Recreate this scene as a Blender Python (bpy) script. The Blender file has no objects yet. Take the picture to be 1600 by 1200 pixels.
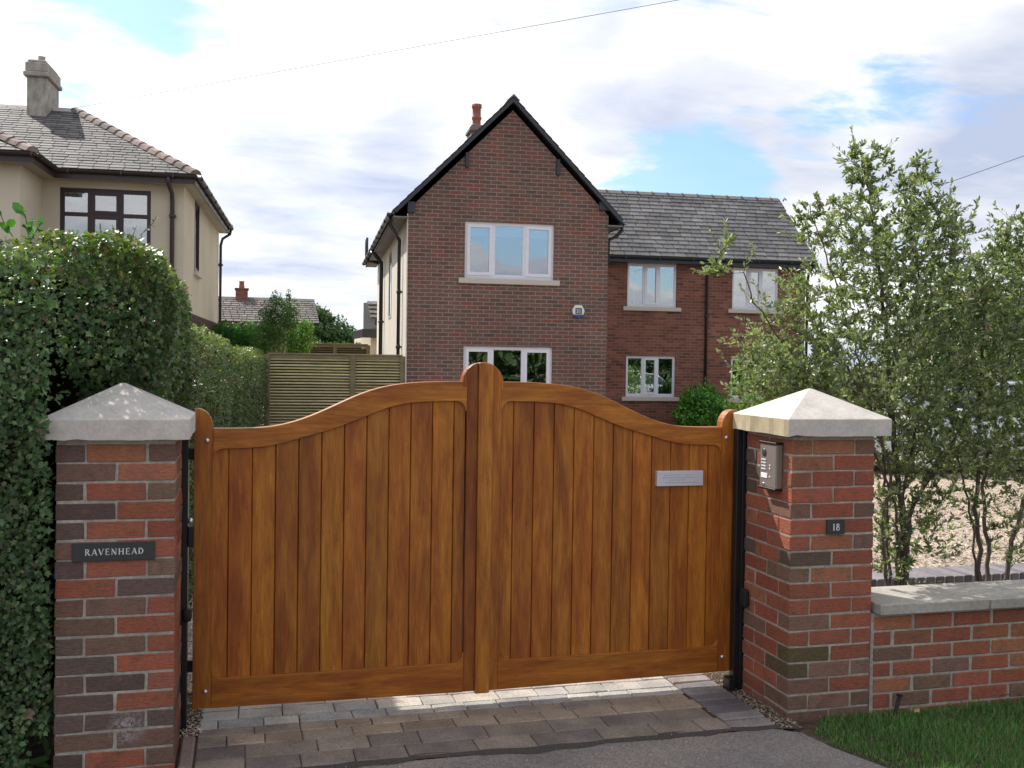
import bpy, bmesh, math, random
import numpy as np
from mathutils import Vector, Matrix
S = bpy.context.scene
random.seed(7)
RNG = np.random.default_rng(11)
R = math.radians
# ------------------------------------------------------------------ camera
yaw, pitch, roll = 0.2629162, -0.0207348, 0.0145492
cy, sy, cp, sp = math.cos(yaw), math.sin(yaw), math.cos(pitch), math.sin(pitch)
fw = Vector((sy * cp, cy * cp, sp)); r0 = Vector((cy, -sy, 0)); u0 = r0.cross(fw)
rr = math.cos(roll) * r0 + math.sin(roll) * u0
uu = -math.sin(roll) * r0 + math.cos(roll) * u0
cd = bpy.data.cameras.new("camera"); cam = bpy.data.objects.new("camera", cd)
S.collection.objects.link(cam)
m = Matrix((rr, uu, -fw)).transposed().to_4x4(); m.translation = (0.243819, -4.176466, 1.61065)
cam.matrix_world = m
cd.sensor_width = 36; cd.lens = 35.44; cd.clip_start = 0.05; cd.clip_end = 3000
S.camera = cam
# ------------------------------------------------------------------ light
SUN = Vector((-1.0, 1.6, 1.92)).normalized()
EL = math.asin(SUN.z); AZ = math.atan2(SUN.x, SUN.y)
sd = bpy.data.lights.new("sun", 'SUN'); so = bpy.data.objects.new("sun", sd)
S.collection.objects.link(so)
sd.energy = 4.2; sd.angle = R(0.6); sd.color = (1.0, 0.955, 0.88)
so.rotation_euler = SUN.to_track_quat('Z', 'Y').to_euler()
S.view_settings.view_transform = 'Standard'; S.view_settings.look = 'None'
S.view_settings.exposure = 0.45; S.view_settings.gamma = 1.0
S.view_settings.use_curve_mapping = False


def world():
    w = bpy.data.worlds.new("World"); S.world = w; w.use_nodes = True
    nt = w.node_tree; N = nt.nodes; L = nt.links
    N.clear()
    def nd(t, **k):
        n = N.new(t)
        for a, b in k.items(): setattr(n, a, b)
        return n
    def mth(op, a, b=None, c=None, clamp=False):
        n = nd('ShaderNodeMath', operation=op, use_clamp=clamp)
        for i, v in enumerate((a, b, c)):
            if v is None: continue
            if isinstance(v, (int, float)): n.inputs[i].default_value = v
            else: L.new(v, n.inputs[i])
        return n.outputs[0]
    out = nd('ShaderNodeOutputWorld'); bg = nd('ShaderNodeBackground')
    sky = nd('ShaderNodeTexSky', sky_type='NISHITA', sun_disc=False)
    sky.sun_elevation = EL; sky.sun_rotation = AZ; sky.air_density = 1.3; sky.dust_density = 1.0; sky.ozone_density = 2.0
    tc = nd('ShaderNodeTexCoord'); D = tc.outputs['Generated']
    sx = nd('ShaderNodeSeparateXYZ'); L.new(D, sx.inputs[0])
    den = mth('ADD', mth('MAXIMUM', sx.outputs[2], 0.0), 0.16)
    px = mth('DIVIDE', sx.outputs[0], den); py = mth('DIVIDE', sx.outputs[1], den)
    cb = nd('ShaderNodeCombineXYZ'); L.new(px, cb.inputs[0]); L.new(py, cb.inputs[1])
    mp = nd('ShaderNodeMapping'); L.new(cb.outputs[0], mp.inputs[0])
    mp.inputs['Rotation'].default_value = (0, 0, R(28)); mp.inputs['Scale'].default_value = (.9, 1.35, 1.0)
    n1 = nd('ShaderNodeTexNoise'); L.new(mp.outputs[0], n1.inputs['Vector'])
    n1.inputs['Scale'].default_value = 1.9; n1.inputs['Detail'].default_value = 9; n1.inputs['Roughness'].default_value = 0.58
    n1.inputs['Distortion'].default_value = 0.35
    n2 = nd('ShaderNodeTexNoise'); L.new(cb.outputs[0], n2.inputs['Vector'])
    n2.inputs['Scale'].default_value = 0.95; n2.inputs['Detail'].default_value = 6; n2.inputs['Roughness'].default_value = 0.5
    n2.inputs['Distortion'].default_value = 0.2
    def lobe(d, width, amp):
        v = Vector(d).normalized()
        dp = nd('ShaderNodeVectorMath', operation='DOT_PRODUCT'); L.new(D, dp.inputs[0]); dp.inputs[1].default_value = v
        c0 = math.cos(width)
        t = mth('DIVIDE', mth('SUBTRACT', dp.outputs['Value'], c0), 1 - c0, clamp=True)
        return mth('MULTIPLY', t, amp)
    gap = None
    for d, wd, am in [((-.134, .945, .31), .10, .14), ((-.06, .955, .295), .07, .13),
                      ((.38, .905, .20), .075, .15), ((.45, .875, .195), .075, .16), ((.51, .83, .22), .045, .18), ((.435, .88, .175), .06, .14),
                      ((.5, .4, .85), .4, .2), ((-.3, .3, .9), .4, .15), ((.12, -.975, .175), .085, .9), ((.27, -.95, .15), .085, .9), ((.0, -.75, .65), .25, .20)]:
        l = lobe(d, wd, am); gap = l if gap is None else mth('ADD', gap, l)
    dens = mth('SUBTRACT', mth('ADD', n1.outputs['Fac'], 0.13), gap)
    dens = mth('ADD', dens, mth('MULTIPLY', mth('SUBTRACT', 0.25, sx.outputs[2], clamp=True), 0.25))
    mask = nd('ShaderNodeMapRange', interpolation_type='SMOOTHSTEP'); L.new(dens, mask.inputs[0])
    mask.inputs['From Min'].default_value = 0.40; mask.inputs['From Max'].default_value = 0.56
    mask.inputs['To Min'].default_value = 0.12
    # cloud body colour: white where thin, lavender grey where thick, brighter towards the sun
    n3 = nd('ShaderNodeTexNoise'); L.new(mp.outputs[0], n3.inputs['Vector']); n3.inputs['Scale'].default_value = 2.6; n3.inputs['Detail'].default_value = 8; n3.inputs['Roughness'].default_value = .6; n3.inputs['Distortion'].default_value = .5
    sund = lobe((SUN.x, SUN.y, SUN.z * .75), 1.05, 1.0)
    grey = None
    for d, wd, am in [((.165, .966, .175), .08, .15), ((.06, .975, .19), .08, .08), ((.14, .965, .235), .06, .12), ((.33, .90, .29), .12, .13), ((.45, .84, .30), .10, .12),
                      ((.65, .71, .27), .18, .20), ((.64, .75, .17), .09, .14), ((.0, .99, .10), .14, .07), ((.1, .99, .07), .1, .08), ((.56, .80, .24), .07, -.12), ((.26, .95, .19), .07, -.18), ((.50, .84, .15), .08, -.12)]:
        l = lobe(d, wd, am); grey = l if grey is None else mth('ADD', grey, l)
    wide = mth('ADD', mth('MULTIPLY', mth('SUBTRACT', n2.outputs['Fac'], 0.5), 1.5), 0.53)
    wide = mth('ADD', wide, mth('MULTIPLY', mth('SUBTRACT', n3.outputs['Fac'], 0.5), 0.55))
    thick = mth('ADD', mth('ADD', wide, mth('MULTIPLY', sund, -0.10)), grey)
    ramp = nd('ShaderNodeValToRGB'); L.new(thick, ramp.inputs[0])
    e = ramp.color_ramp.elements
    e[0].position = 0.38; e[0].color = (.85, .855, .865, 1)
    e[1].position = 0.80; e[1].color = (0.42, 0.475, 0.62, 1)
    x = ramp.color_ramp.elements.new(0.52); x.color = (0.68, 0.70, 0.755, 1)
    boost = mth('ADD', mth('MULTIPLY', sund, 0.30), 0.97)
    cs = nd('ShaderNodeVectorMath', operation='SCALE'); L.new(ramp.outputs[0], cs.inputs[0]); L.new(mth('MULTIPLY', boost, 10.0), cs.inputs['Scale'])
    skb = nd('ShaderNodeVectorMath', operation='MULTIPLY'); L.new(sky.outputs[0], skb.inputs[0]); skb.inputs[1].default_value = (.92, 1.14, 1.50)
    mx = nd('ShaderNodeMix', data_type='RGBA'); L.new(mask.outputs[0], mx.inputs[0])
    L.new(skb.outputs[0], mx.inputs[6]); L.new(cs.outputs[0], mx.inputs[7])
    L.new(mx.outputs[2], bg.inputs[0]); bg.inputs[1].default_value = 0.1
    L.new(bg.outputs[0], out.inputs[0])
world()

# ------------------------------------------------------------------ materials
def srgb(*c):
    return tuple((v / 255 / 12.92) if v / 255 <= 0.04045 else ((v / 255 + 0.055) / 1.055) ** 2.4 for v in c)

class MT:
    def __init__(s, name):
        s.m = bpy.data.materials.new(name); s.m.use_nodes = True
        s.N = s.m.node_tree.nodes; s.L = s.m.node_tree.links
        s.b = s.N['Principled BSDF']
    def nd(s, t, **k):
        n = s.N.new(t)
        for a, b in k.items(): setattr(n, a, b)
        return n
    def set(s, inp, v):
        if isinstance(v, bpy.types.NodeSocket): s.L.new(v, inp)
        elif isinstance(v, (tuple, list)) and len(v) == 3 and inp.type == 'RGBA': inp.default_value = (*v, 1)
        else: inp.default_value = v
    def coords(s, kind='Object', scale=(1, 1, 1)):
        t = s.nd('ShaderNodeTexCoord'); mp = s.nd('ShaderNodeMapping'); s.L.new(t.outputs[kind], mp.inputs[0])
        mp.inputs['Scale'].default_value = scale
        return mp.outputs[0]
    def noise(s, vec, scale, detail=4, rough=.55, dist=0):
        n = s.nd('ShaderNodeTexNoise'); s.L.new(vec, n.inputs['Vector'])
        n.inputs['Scale'].default_value = scale; n.inputs['Detail'].default_value = detail
        n.inputs['Roughness'].default_value = rough; n.inputs['Distortion'].default_value = dist
        return n.outputs['Fac']
    def ramp(s, fac, stops):
        n = s.nd('ShaderNodeValToRGB'); s.L.new(fac, n.inputs[0]); e = n.color_ramp.elements
        while len(e) < len(stops): e.new(0.5)
        for i, (p, c) in enumerate(stops):
            e[i].position = p; e[i].color = (*c, 1) if len(c) == 3 else c
        return n.outputs[0]
    def mix(s, f, a, b, mode='MIX'):
        n = s.nd('ShaderNodeMix', data_type='RGBA', blend_type=mode)
        s.set(n.inputs[0], f); s.set(n.inputs[6], a); s.set(n.inputs[7], b)
        return n.outputs[2]
    def attr(s):
        return s.nd('ShaderNodeVertexColor', layer_name='Col').outputs[0]
    def mr(s, v, a, b, c, d):
        n = s.nd('ShaderNodeMapRange'); s.L.new(v, n.inputs[0])
        for i, x in enumerate((a, b, c, d)): n.inputs[i + 1].default_value = x
        return n.outputs[0]
    def mul(s, a, b):
        n = s.nd('ShaderNodeMath', operation='MULTIPLY'); s.set(n.inputs[0], a); s.set(n.inputs[1], b); return n.outputs[0]
    def add(s, a, b):
        n = s.nd('ShaderNodeMath', operation='ADD'); s.set(n.inputs[0], a); s.set(n.inputs[1], b); return n.outputs[0]
    def gray(s, v):
        n = s.nd('ShaderNodeCombineXYZ')
        for i in range(3): s.L.new(v, n.inputs[i])
        return n.outputs[0]
    def bump(s, h, strength=.3, dist=.01):
        n = s.nd('ShaderNodeBump'); s.L.new(h, n.inputs['Height']); n.inputs['Strength'].default_value = strength
        n.inputs['Distance'].default_value = dist; s.L.new(n.outputs[0], s.b.inputs['Normal'])
    def fin(s, col, rough=.6, spec=None, metal=None, coat=None):
        s.set(s.b.inputs['Base Color'], col); s.set(s.b.inputs['Roughness'], rough)
        if spec is not None: s.b.inputs['Specular IOR Level'].default_value = spec
        if metal is not None: s.b.inputs['Metallic'].default_value = metal
        if coat is not None:
            s.b.inputs['Coat Weight'].default_value = coat; s.b.inputs['Coat Roughness'].default_value = .25
        return s.m

def vmat(name, rough=.7, scale=30, lo=.75, hi=1.25, bump=.2, bdist=.003, stretch=(1, 1, 1), spec=.3, base=None, metal=None, big=None):
    """colour from the mesh's own colour layer (or base), mottled by noise, fine bump"""
    t = MT(name); c = t.coords('Object', stretch); n = t.noise(c, scale, 6)
    col = base if base else t.attr()
    f = t.mr(n, .3, .7, lo, hi)
    if big:
        n2 = t.noise(t.coords('Object'), big[0], 3); f = t.mul(f, t.mr(n2, .3, .7, big[1], big[2]))
    o = t.mix(1.0, col, t.gray(f), 'MULTIPLY')
    if bump: t.bump(n, bump, bdist)
    return t.fin(o, rough, spec, metal)

M = {}
M['mortar'] = vmat('mortar', .9, 60, .75, 1.2, .8, .005, base=(.41, .372, .32), big=(9, .74, 1.12))
def nearbrick(name, bloom=None):
    t = MT(name); a = t.attr(); c = t.coords('Object'); cs = t.coords('Object', (1, 1, 4.5))
    n1 = t.noise(cs, 34, 7, .65, .3); n2 = t.noise(c, 8, 4, .6); n3 = t.noise(c, 150, 4, .7); n4 = t.noise(c, 19, 5, .6, .8)
    col = t.mix(t.mr(n2, .46, .68, 0, .45), a, (.16, .10, .075)); col = t.mix(t.mr(n4, .54, .70, 0, .42), col, (.095, .068, .056))
    col = t.mix(t.mr(n4, .30, .42, .45, 0), col, (.27, .14, .085))
    col = t.mix(1, col, t.gray(t.mul(t.mr(n1, .3, .7, .76, 1.26), t.mr(n3, .3, .7, .82, 1.18))), 'MULTIPLY')
    if bloom:                                               # pale lime bloom and dirt on this pillar
        mp = t.nd('ShaderNodeMapping'); t.L.new(c, mp.inputs[0]); mp.inputs['Location'].default_value = tuple(-v for v in bloom)
        ln = t.nd('ShaderNodeVectorMath', operation='LENGTH'); t.L.new(mp.outputs[0], ln.inputs[0])
        nb = t.noise(c, 85, 4, .7, 1.5); f = t.mul(t.mr(ln.outputs['Value'], .015, .085, .95, 0), t.mr(nb, .44, .56, 0, 1))
        col = t.mix(f, col, (.46, .42, .42))
    t.bump(t.add(t.mul(n1, .8), t.mul(n3, .5)), 1.0, .007)
    return t.fin(col, .9, .15)
M['brick_near'] = nearbrick('rustic_brick'); M['brick_near_bloom'] = nearbrick('rustic_brick_limed', (.268, 0, .160))
M['stone'] = vmat('cast_stone', .85, 80, .88, 1.1, .3, .002, big=(11, .86, 1.10))
M['coping'] = vmat('concrete_coping', .88, 60, .8, 1.15, .3, .003, base=(.43, .395, .35), big=(3, .78, 1.12))
M['paver'] = vmat('paving_block', .88, 90, .72, 1.22, .6, .003, big=(6, .74, 1.2))
M['sillstone'] = vmat('pale_sill', .8, 20, .92, 1.06, .1, .003, base=(.56, .52, .45))
M['blackmetal'] = vmat('black_painted_steel', .35, 40, .9, 1.1, 0, base=(.012, .012, .013), spec=.5)
M['pvcblack'] = vmat('black_gutter', .3, 10, .9, 1.1, 0, base=(.016, .02, .022), spec=.5)
M['pvcbrown'] = vmat('brown_gutter', .4, 10, .9, 1.1, 0, base=(.055, .04, .038), spec=.4)
M['pvcwhite'] = vmat('white_window_frame', .35, 6, .97, 1.03, 0, base=(.78, .78, .84), spec=.5)
M['framebrown'] = vmat('brown_window_frame', .4, 20, .85, 1.15, 0, base=(.035, .014, .015), spec=.5)
M['steel'] = vmat('brushed_steel', .5, 60, .9, 1.1, 0, base=(.70, .71, .78), metal=.55, stretch=(.1, 1, 20))
M['zinc'] = vmat('zinc_bolt', .3, 20, .95, 1.05, 0, base=(.75, .76, .80), metal=.9)
M['slate'] = vmat('slate', .72, 14, .74, 1.25, .5, .006, spec=.45, big=(.9, .78, 1.16))
M['hiptile'] = vmat('hip_tile', .85, 12, .75, 1.2, .4, .006, big=(3, .8, 1.15))
M['render'] = vmat('cream_render', .9, 50, .95, 1.05, .4, .004, base=(.62, .555, .43), big=(.7, .90, 1.06))
M['renderwhite'] = vmat('pale_render', .9, 40, .95, 1.05, .3, .004, base=(.66, .61, .53), stretch=(1, 1, .2), big=(1.2, .93, 1.05))
M['soffit'] = vmat('soffit_board', .7, 10, .9, 1.08, 0, base=(.40, .37, .31)); M['soffit_grey'] = vmat('grey_soffit_board', .7, 10, .9, 1.08, 0, base=(.20, .19, .185))
M['pot'] = vmat('clay_pot', .8, 20, .8, 1.15, .3, .004, base=(.33, .12, .08))
M['plastic_white'] = vmat('white_plastic', .4, 10, .97, 1.03, 0, base=(.75, .78, .72))
M['plastic_blue'] = vmat('blue_plastic', .35, 10, .97, 1.03, 0, base=(.03, .09, .42))
M['darkplate'] = vmat('slate_plate', .5, 90, .85, 1.2, .1, .001, base=(.045, .046, .046))
M['lettering'] = vmat('painted_lettering', .6, 40, .95, 1.05, 0, base=(.72, .73, .70))
M['intercom'] = vmat('intercom_face', .42, 40, .95, 1.05, 0, base=(.25, .215, .19), metal=.25)
M['button'] = vmat('pale_button', .3, 10, .97, 1.03, 0, base=(.85, .87, .92))
M['curtain'] = vmat('net_curtain', .9, 6, .8, 1.1, .6, .02, base=(.36, .385, .44), stretch=(14, 14, .3))
M['blind'] = vmat('roller_blind', .8, 6, .95, 1.05, 0, base=(.60, .66, .66))
M['fencewood'] = vmat('treated_fence_timber', .8, 10, .80, 1.15, .2, .004, stretch=(.5, 1, 2.5), big=(2, .86, 1.12))
M['bark'] = vmat('bark', .9, 30, .6, 1.3, .8, .006, stretch=(1, 1, .35))
M['soil'] = vmat('soil', .95, 22, .5, 1.5, 1.0, .03, base=(.085, .062, .042), big=(2.5, .7, 1.2))
M['interior'] = vmat('dim_interior', .9, 3, .9, 1.1, 0, base=(.10, .09, .08))
M['debris'] = vmat('dry_litter', .9, 20, .7, 1.2, 0)
M['rubber'] = vmat('tyre_rubber', .8, 30, .9, 1.1, 0, base=(.02, .02, .02))
M['brickedge'] = vmat('blue_brick', .7, 30, .8, 1.2, .3, .003)
M['rooftile'] = vmat('roof_tile', .85, 9, .75, 1.2, .3, .01, big=(.8, .85, 1.1))
M['paint_ridge'] = vmat('ridge_cap', .9, 14, .75, 1.2, .3, .006, base=(.20, .19, .17))

def tarmac():
    t = MT('tarmac'); c = t.coords('Object'); n = t.noise(c, 160, 3); n2 = t.noise(c, 1.6, 5); n3 = t.noise(c, 700, 2)
    v = t.nd('ShaderNodeTexVoronoi'); t.L.new(c, v.inputs[0]); v.inputs['Scale'].default_value = 38
    sp_ = t.mr(v.outputs['Distance'], .05, .10, .9, 0)
    n4 = t.noise(c, 9, 3); sp_ = t.mul(sp_, t.mr(n4, .54, .60, 0, 1))
    col = t.ramp(n2, [(.3, (.175, .158, .15)), (.55, (.22, .195, .18)), (.75, (.27, .235, .205))])
    v2 = t.nd('ShaderNodeTexVoronoi'); t.L.new(c, v2.inputs[0]); v2.inputs['Scale'].default_value = 120; s2 = t.nd('ShaderNodeSeparateColor'); t.L.new(v2.outputs['Color'], s2.inputs[0])
    col = t.mix(1, col, t.gray(t.mul(t.mr(n, .3, .7, .66, 1.34), t.mr(s2.outputs[0], 0, 1, .78, 1.25))), 'MULTIPLY')
    col = t.mix(sp_, col, (.42, .38, .33)); t.bump(t.add(n, n3), .5, .004)
    return t.fin(col, .88, .25)
M['tarmac'] = tarmac()
M['tarmac_dark'] = vmat('dark_bitumen_joint', .95, 150, .45, 1.8, 1, .008, base=(.072, .062, .056))

def gravel():
    t = MT('gravel'); c = t.coords('Object')
    v = t.nd('ShaderNodeTexVoronoi'); t.L.new(c, v.inputs[0]); v.inputs['Scale'].default_value = 52
    sep = t.nd('ShaderNodeSeparateColor'); t.L.new(v.outputs['Color'], sep.inputs[0])
    col = t.ramp(sep.outputs[0], [(0, (.20, .15, .11)), (.3, (.36, .27, .20)), (.6, (.46, .36, .27)), (.85, (.56, .47, .38)), (1, (.66, .60, .52))])
    n2 = t.noise(c, 1.1, 4); n3 = t.noise(c, 9, 3)
    col = t.mix(1, col, t.gray(t.mul(t.mr(n2, .3, .7, .8, 1.15), t.mr(n3, .3, .7, .8, 1.15))), 'MULTIPLY')
    inv = t.mr(v.outputs['Distance'], 0, .6, 1, 0); t.bump(inv, 1.0, .012)
    return t.fin(col, .9, .2)
M['gravel'] = gravel()

def housebrick(name, cols, mortar, big):
    t = MT(name); tc = t.nd('ShaderNodeTexCoord')
    b = t.nd('ShaderNodeTexBrick'); t.L.new(tc.outputs['UV'], b.inputs['Vector'])
    b.offset = .5; b.squash = 1
    b.inputs['Color1'].default_value = (0, 0, 0, 1); b.inputs['Color2'].default_value = (1, 1, 1, 1); b.inputs['Mortar'].default_value = (.5, .5, .5, 1)
    b.inputs['Scale'].default_value = 1; b.inputs['Brick Width'].default_value = .225; b.inputs['Row Height'].default_value = .075
    b.inputs['Mortar Size'].default_value = .0085; b.inputs['Mortar Smooth'].default_value = .15; b.inputs['Bias'].default_value = 0
    n = len(cols); bc = t.ramp(b.outputs['Color'], [(i / (n - 1), c) for i, c in enumerate(cols)])
    c = t.coords('Object'); n1 = t.noise(c, 40, 4); n2 = t.noise(c, big[0], 4)
    bc = t.mix(1, bc, t.gray(t.mr(n1, .3, .7, .78, 1.22)), 'MULTIPLY')
    o = t.mix(b.outputs['Fac'], bc, mortar)
    o = t.mix(1, o, t.gray(t.mr(n2, .3, .7, big[1], big[2])), 'MULTIPLY')
    inv = t.mr(b.outputs['Fac'], 0, 1, 1, 0); t.bump(t.add(inv, t.mul(n1, .5)), .8, .008)
    return t.fin(o, .9, .2)
M['brick_gable'] = housebrick('gable_brick', [(.115, .082, .070), (.165, .096, .076), (.200, .108, .086), (.13, .077, .066), (.175, .108, .086), (.15, .092, .076), (.24, .085, .062), (.18, .112, .09)], (.30, .235, .20), (.8, .82, 1.16))
M['brick_wing'] = housebrick('wing_brick', [(.12, .054, .045), (.27, .105, .07), (.19, .074, .056), (.31, .125, .08), (.22, .086, .064), (.14, .062, .05), (.29, .112, .072)], (.25, .165, .135), (1.1, .82, 1.16))
M['brick_plinth'] = housebrick('dark_plinth_brick', [(.05, .03, .028), (.09, .045, .038), (.07, .04, .035)], (.10, .075, .065), (1, .9, 1.1))

def wood(name, axis):
    """varnished hardwood; axis = grain direction"""
    t = MT(name)
    sc = {'z': (1, 1, .055), 'x': (.055, 1, 1)}[axis]
    c = t.coords('Object', sc); a = t.attr()
    n1 = t.noise(c, 115, 6, .65, .5); n2 = t.noise(c, 13, 5, .6, 1.2)
    n3 = t.noise(t.coords('Object', {'z': (1, 1, .16), 'x': (.16, 1, 1)}[axis]), 15, 6, .68, .5)
    n4 = t.noise(c, 260, 3, .6)
    col = t.ramp(n3, [(.22, (.215, .054, .008)), (.42, (.30, .086, .010)), (.58, (.41, .146, .016)), (.78, (.47, .192, .024))])
    f = t.mul(t.mul(t.mr(n1, .3, .7, .72, 1.22), t.mr(n2, .3, .7, .84, 1.14)), t.mr(n4, .3, .7, .84, 1.14))
    n5 = t.noise(t.coords('Object', {'z': (1, 1, .5), 'x': (.5, 1, 1)}[axis]), 4.3, 5, .7, 1.0); f = t.mul(f, t.mr(n5, .56, .76, 1.03, .76))
    col = t.mix(1, col, t.gray(f), 'MULTIPLY'); col = t.mix(1, col, a, 'MULTIPLY')
    t.bump(n1, .12, .002)
    return t.fin(col, t.mr(n2, .3, .7, .42, .54), .42, coat=.08)
M['wood_v'] = wood('varnished_wood_upright', 'z')
M['wood_h'] = wood('varnished_wood_level', 'x')

def leafmat(name, rough=.42, trans=.3, spec=.5):
    t = MT(name); a = t.attr(); n = t.noise(t.coords('Object'), 60, 2)
    col = t.mix(1, a, t.gray(t.mr(n, .3, .7, .85, 1.15)), 'MULTIPLY')
    t.fin(col, rough, spec)
    tr = t.nd('ShaderNodeBsdfTranslucent'); br = t.mix(1, col, (1.3, 1.5, .7), 'MULTIPLY'); t.L.new(br, tr.inputs[0])
    mx = t.nd('ShaderNodeMixShader'); mx.inputs[0].default_value = trans
    t.L.new(t.b.outputs[0], mx.inputs[1]); t.L.new(tr.outputs[0], mx.inputs[2])
    t.L.new(mx.outputs[0], t.N['Material Output'].inputs[0])
    return t.m
M['leaf'] = leafmat('leaf'); M['leaf_shrub'] = leafmat('leaf_shrub', .38, .38, .6); M['leaf_far'] = leafmat('leaf_far', .6, .25, .3); M['leaf_matte'] = leafmat('leaf_soft', .5, .28, .4)
M['grass'] = leafmat('grass_blade', .6, .3, .3)
M['hedgecore'] = vmat('hedge_core_dark', .95, 18, .4, 1.6, 1, .03, base=(.022, .024, .013))  # near-black colour for the added light-blocking core of the hedges

def glass(name, tint=(.02, .025, .03), refl=.16):
    t = MT(name)
    g = t.nd('ShaderNodeBsdfGlossy'); g.inputs['Roughness'].default_value = .01; g.inputs[0].default_value = (1, 1, 1, 1)
    tr = t.nd('ShaderNodeBsdfTransparent'); tr.inputs[0].default_value = (.80, .84, .86, 1)
    fr = t.nd('ShaderNodeFresnel'); fr.inputs[0].default_value = 1.5
    c = t.coords('Object'); n = t.noise(c, 1.3, 2); b = t.nd('ShaderNodeBump'); t.L.new(n, b.inputs['Height'])
    b.inputs['Strength'].default_value = .12; b.inputs['Distance'].default_value = .02
    t.L.new(b.outputs[0], g.inputs['Normal'])
    f = t.add(t.mul(fr.outputs[0], 1.0), refl)
    mx = t.nd('ShaderNodeMixShader'); t.L.new(f, mx.inputs[0]); t.L.new(tr.outputs[0], mx.inputs[1]); t.L.new(g.outputs[0], mx.inputs[2])
    t.L.new(mx.outputs[0], t.N['Material Output'].inputs[0])
    return t.m
M['glass'] = glass('window_glass', refl=.26)
M['felt'] = vmat('roof_felt', .9, 10, .9, 1.1, 0, base=(.03, .03, .032))
M['carglass'] = vmat('tinted_car_glass', .05, 5, .98, 1.02, 0, base=(.02, .035, .04), spec=.8)
def carpaint():
    t = MT('pale_car_paint'); n = t.noise(t.coords('Object'), 3, 2)
    return t.fin(t.mix(1, (.52, .56, .66), t.gray(t.mr(n, .3, .7, .95, 1.05)), 'MULTIPLY'), .3, .5, .35, 1.0)
M['carpaint'] = carpaint()

# ------------------------------------------------------------------ mesh helpers
def tri_n(vs):
    n = Vector((0, 0, 0))
    for i in range(len(vs)):
        a, b = vs[i], vs[(i + 1) % len(vs)]
        n += Vector(((a[1] - b[1]) * (a[2] + b[2]), (a[2] - b[2]) * (a[0] + b[0]), (a[0] - b[0]) * (a[1] + b[1])))
    return n.normalized() if n.length > 1e-12 else Vector((0, 0, 1))

def link(o, parent=None):
    S.collection.objects.link(o)
    if parent: o.parent = parent
    return o

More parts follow.
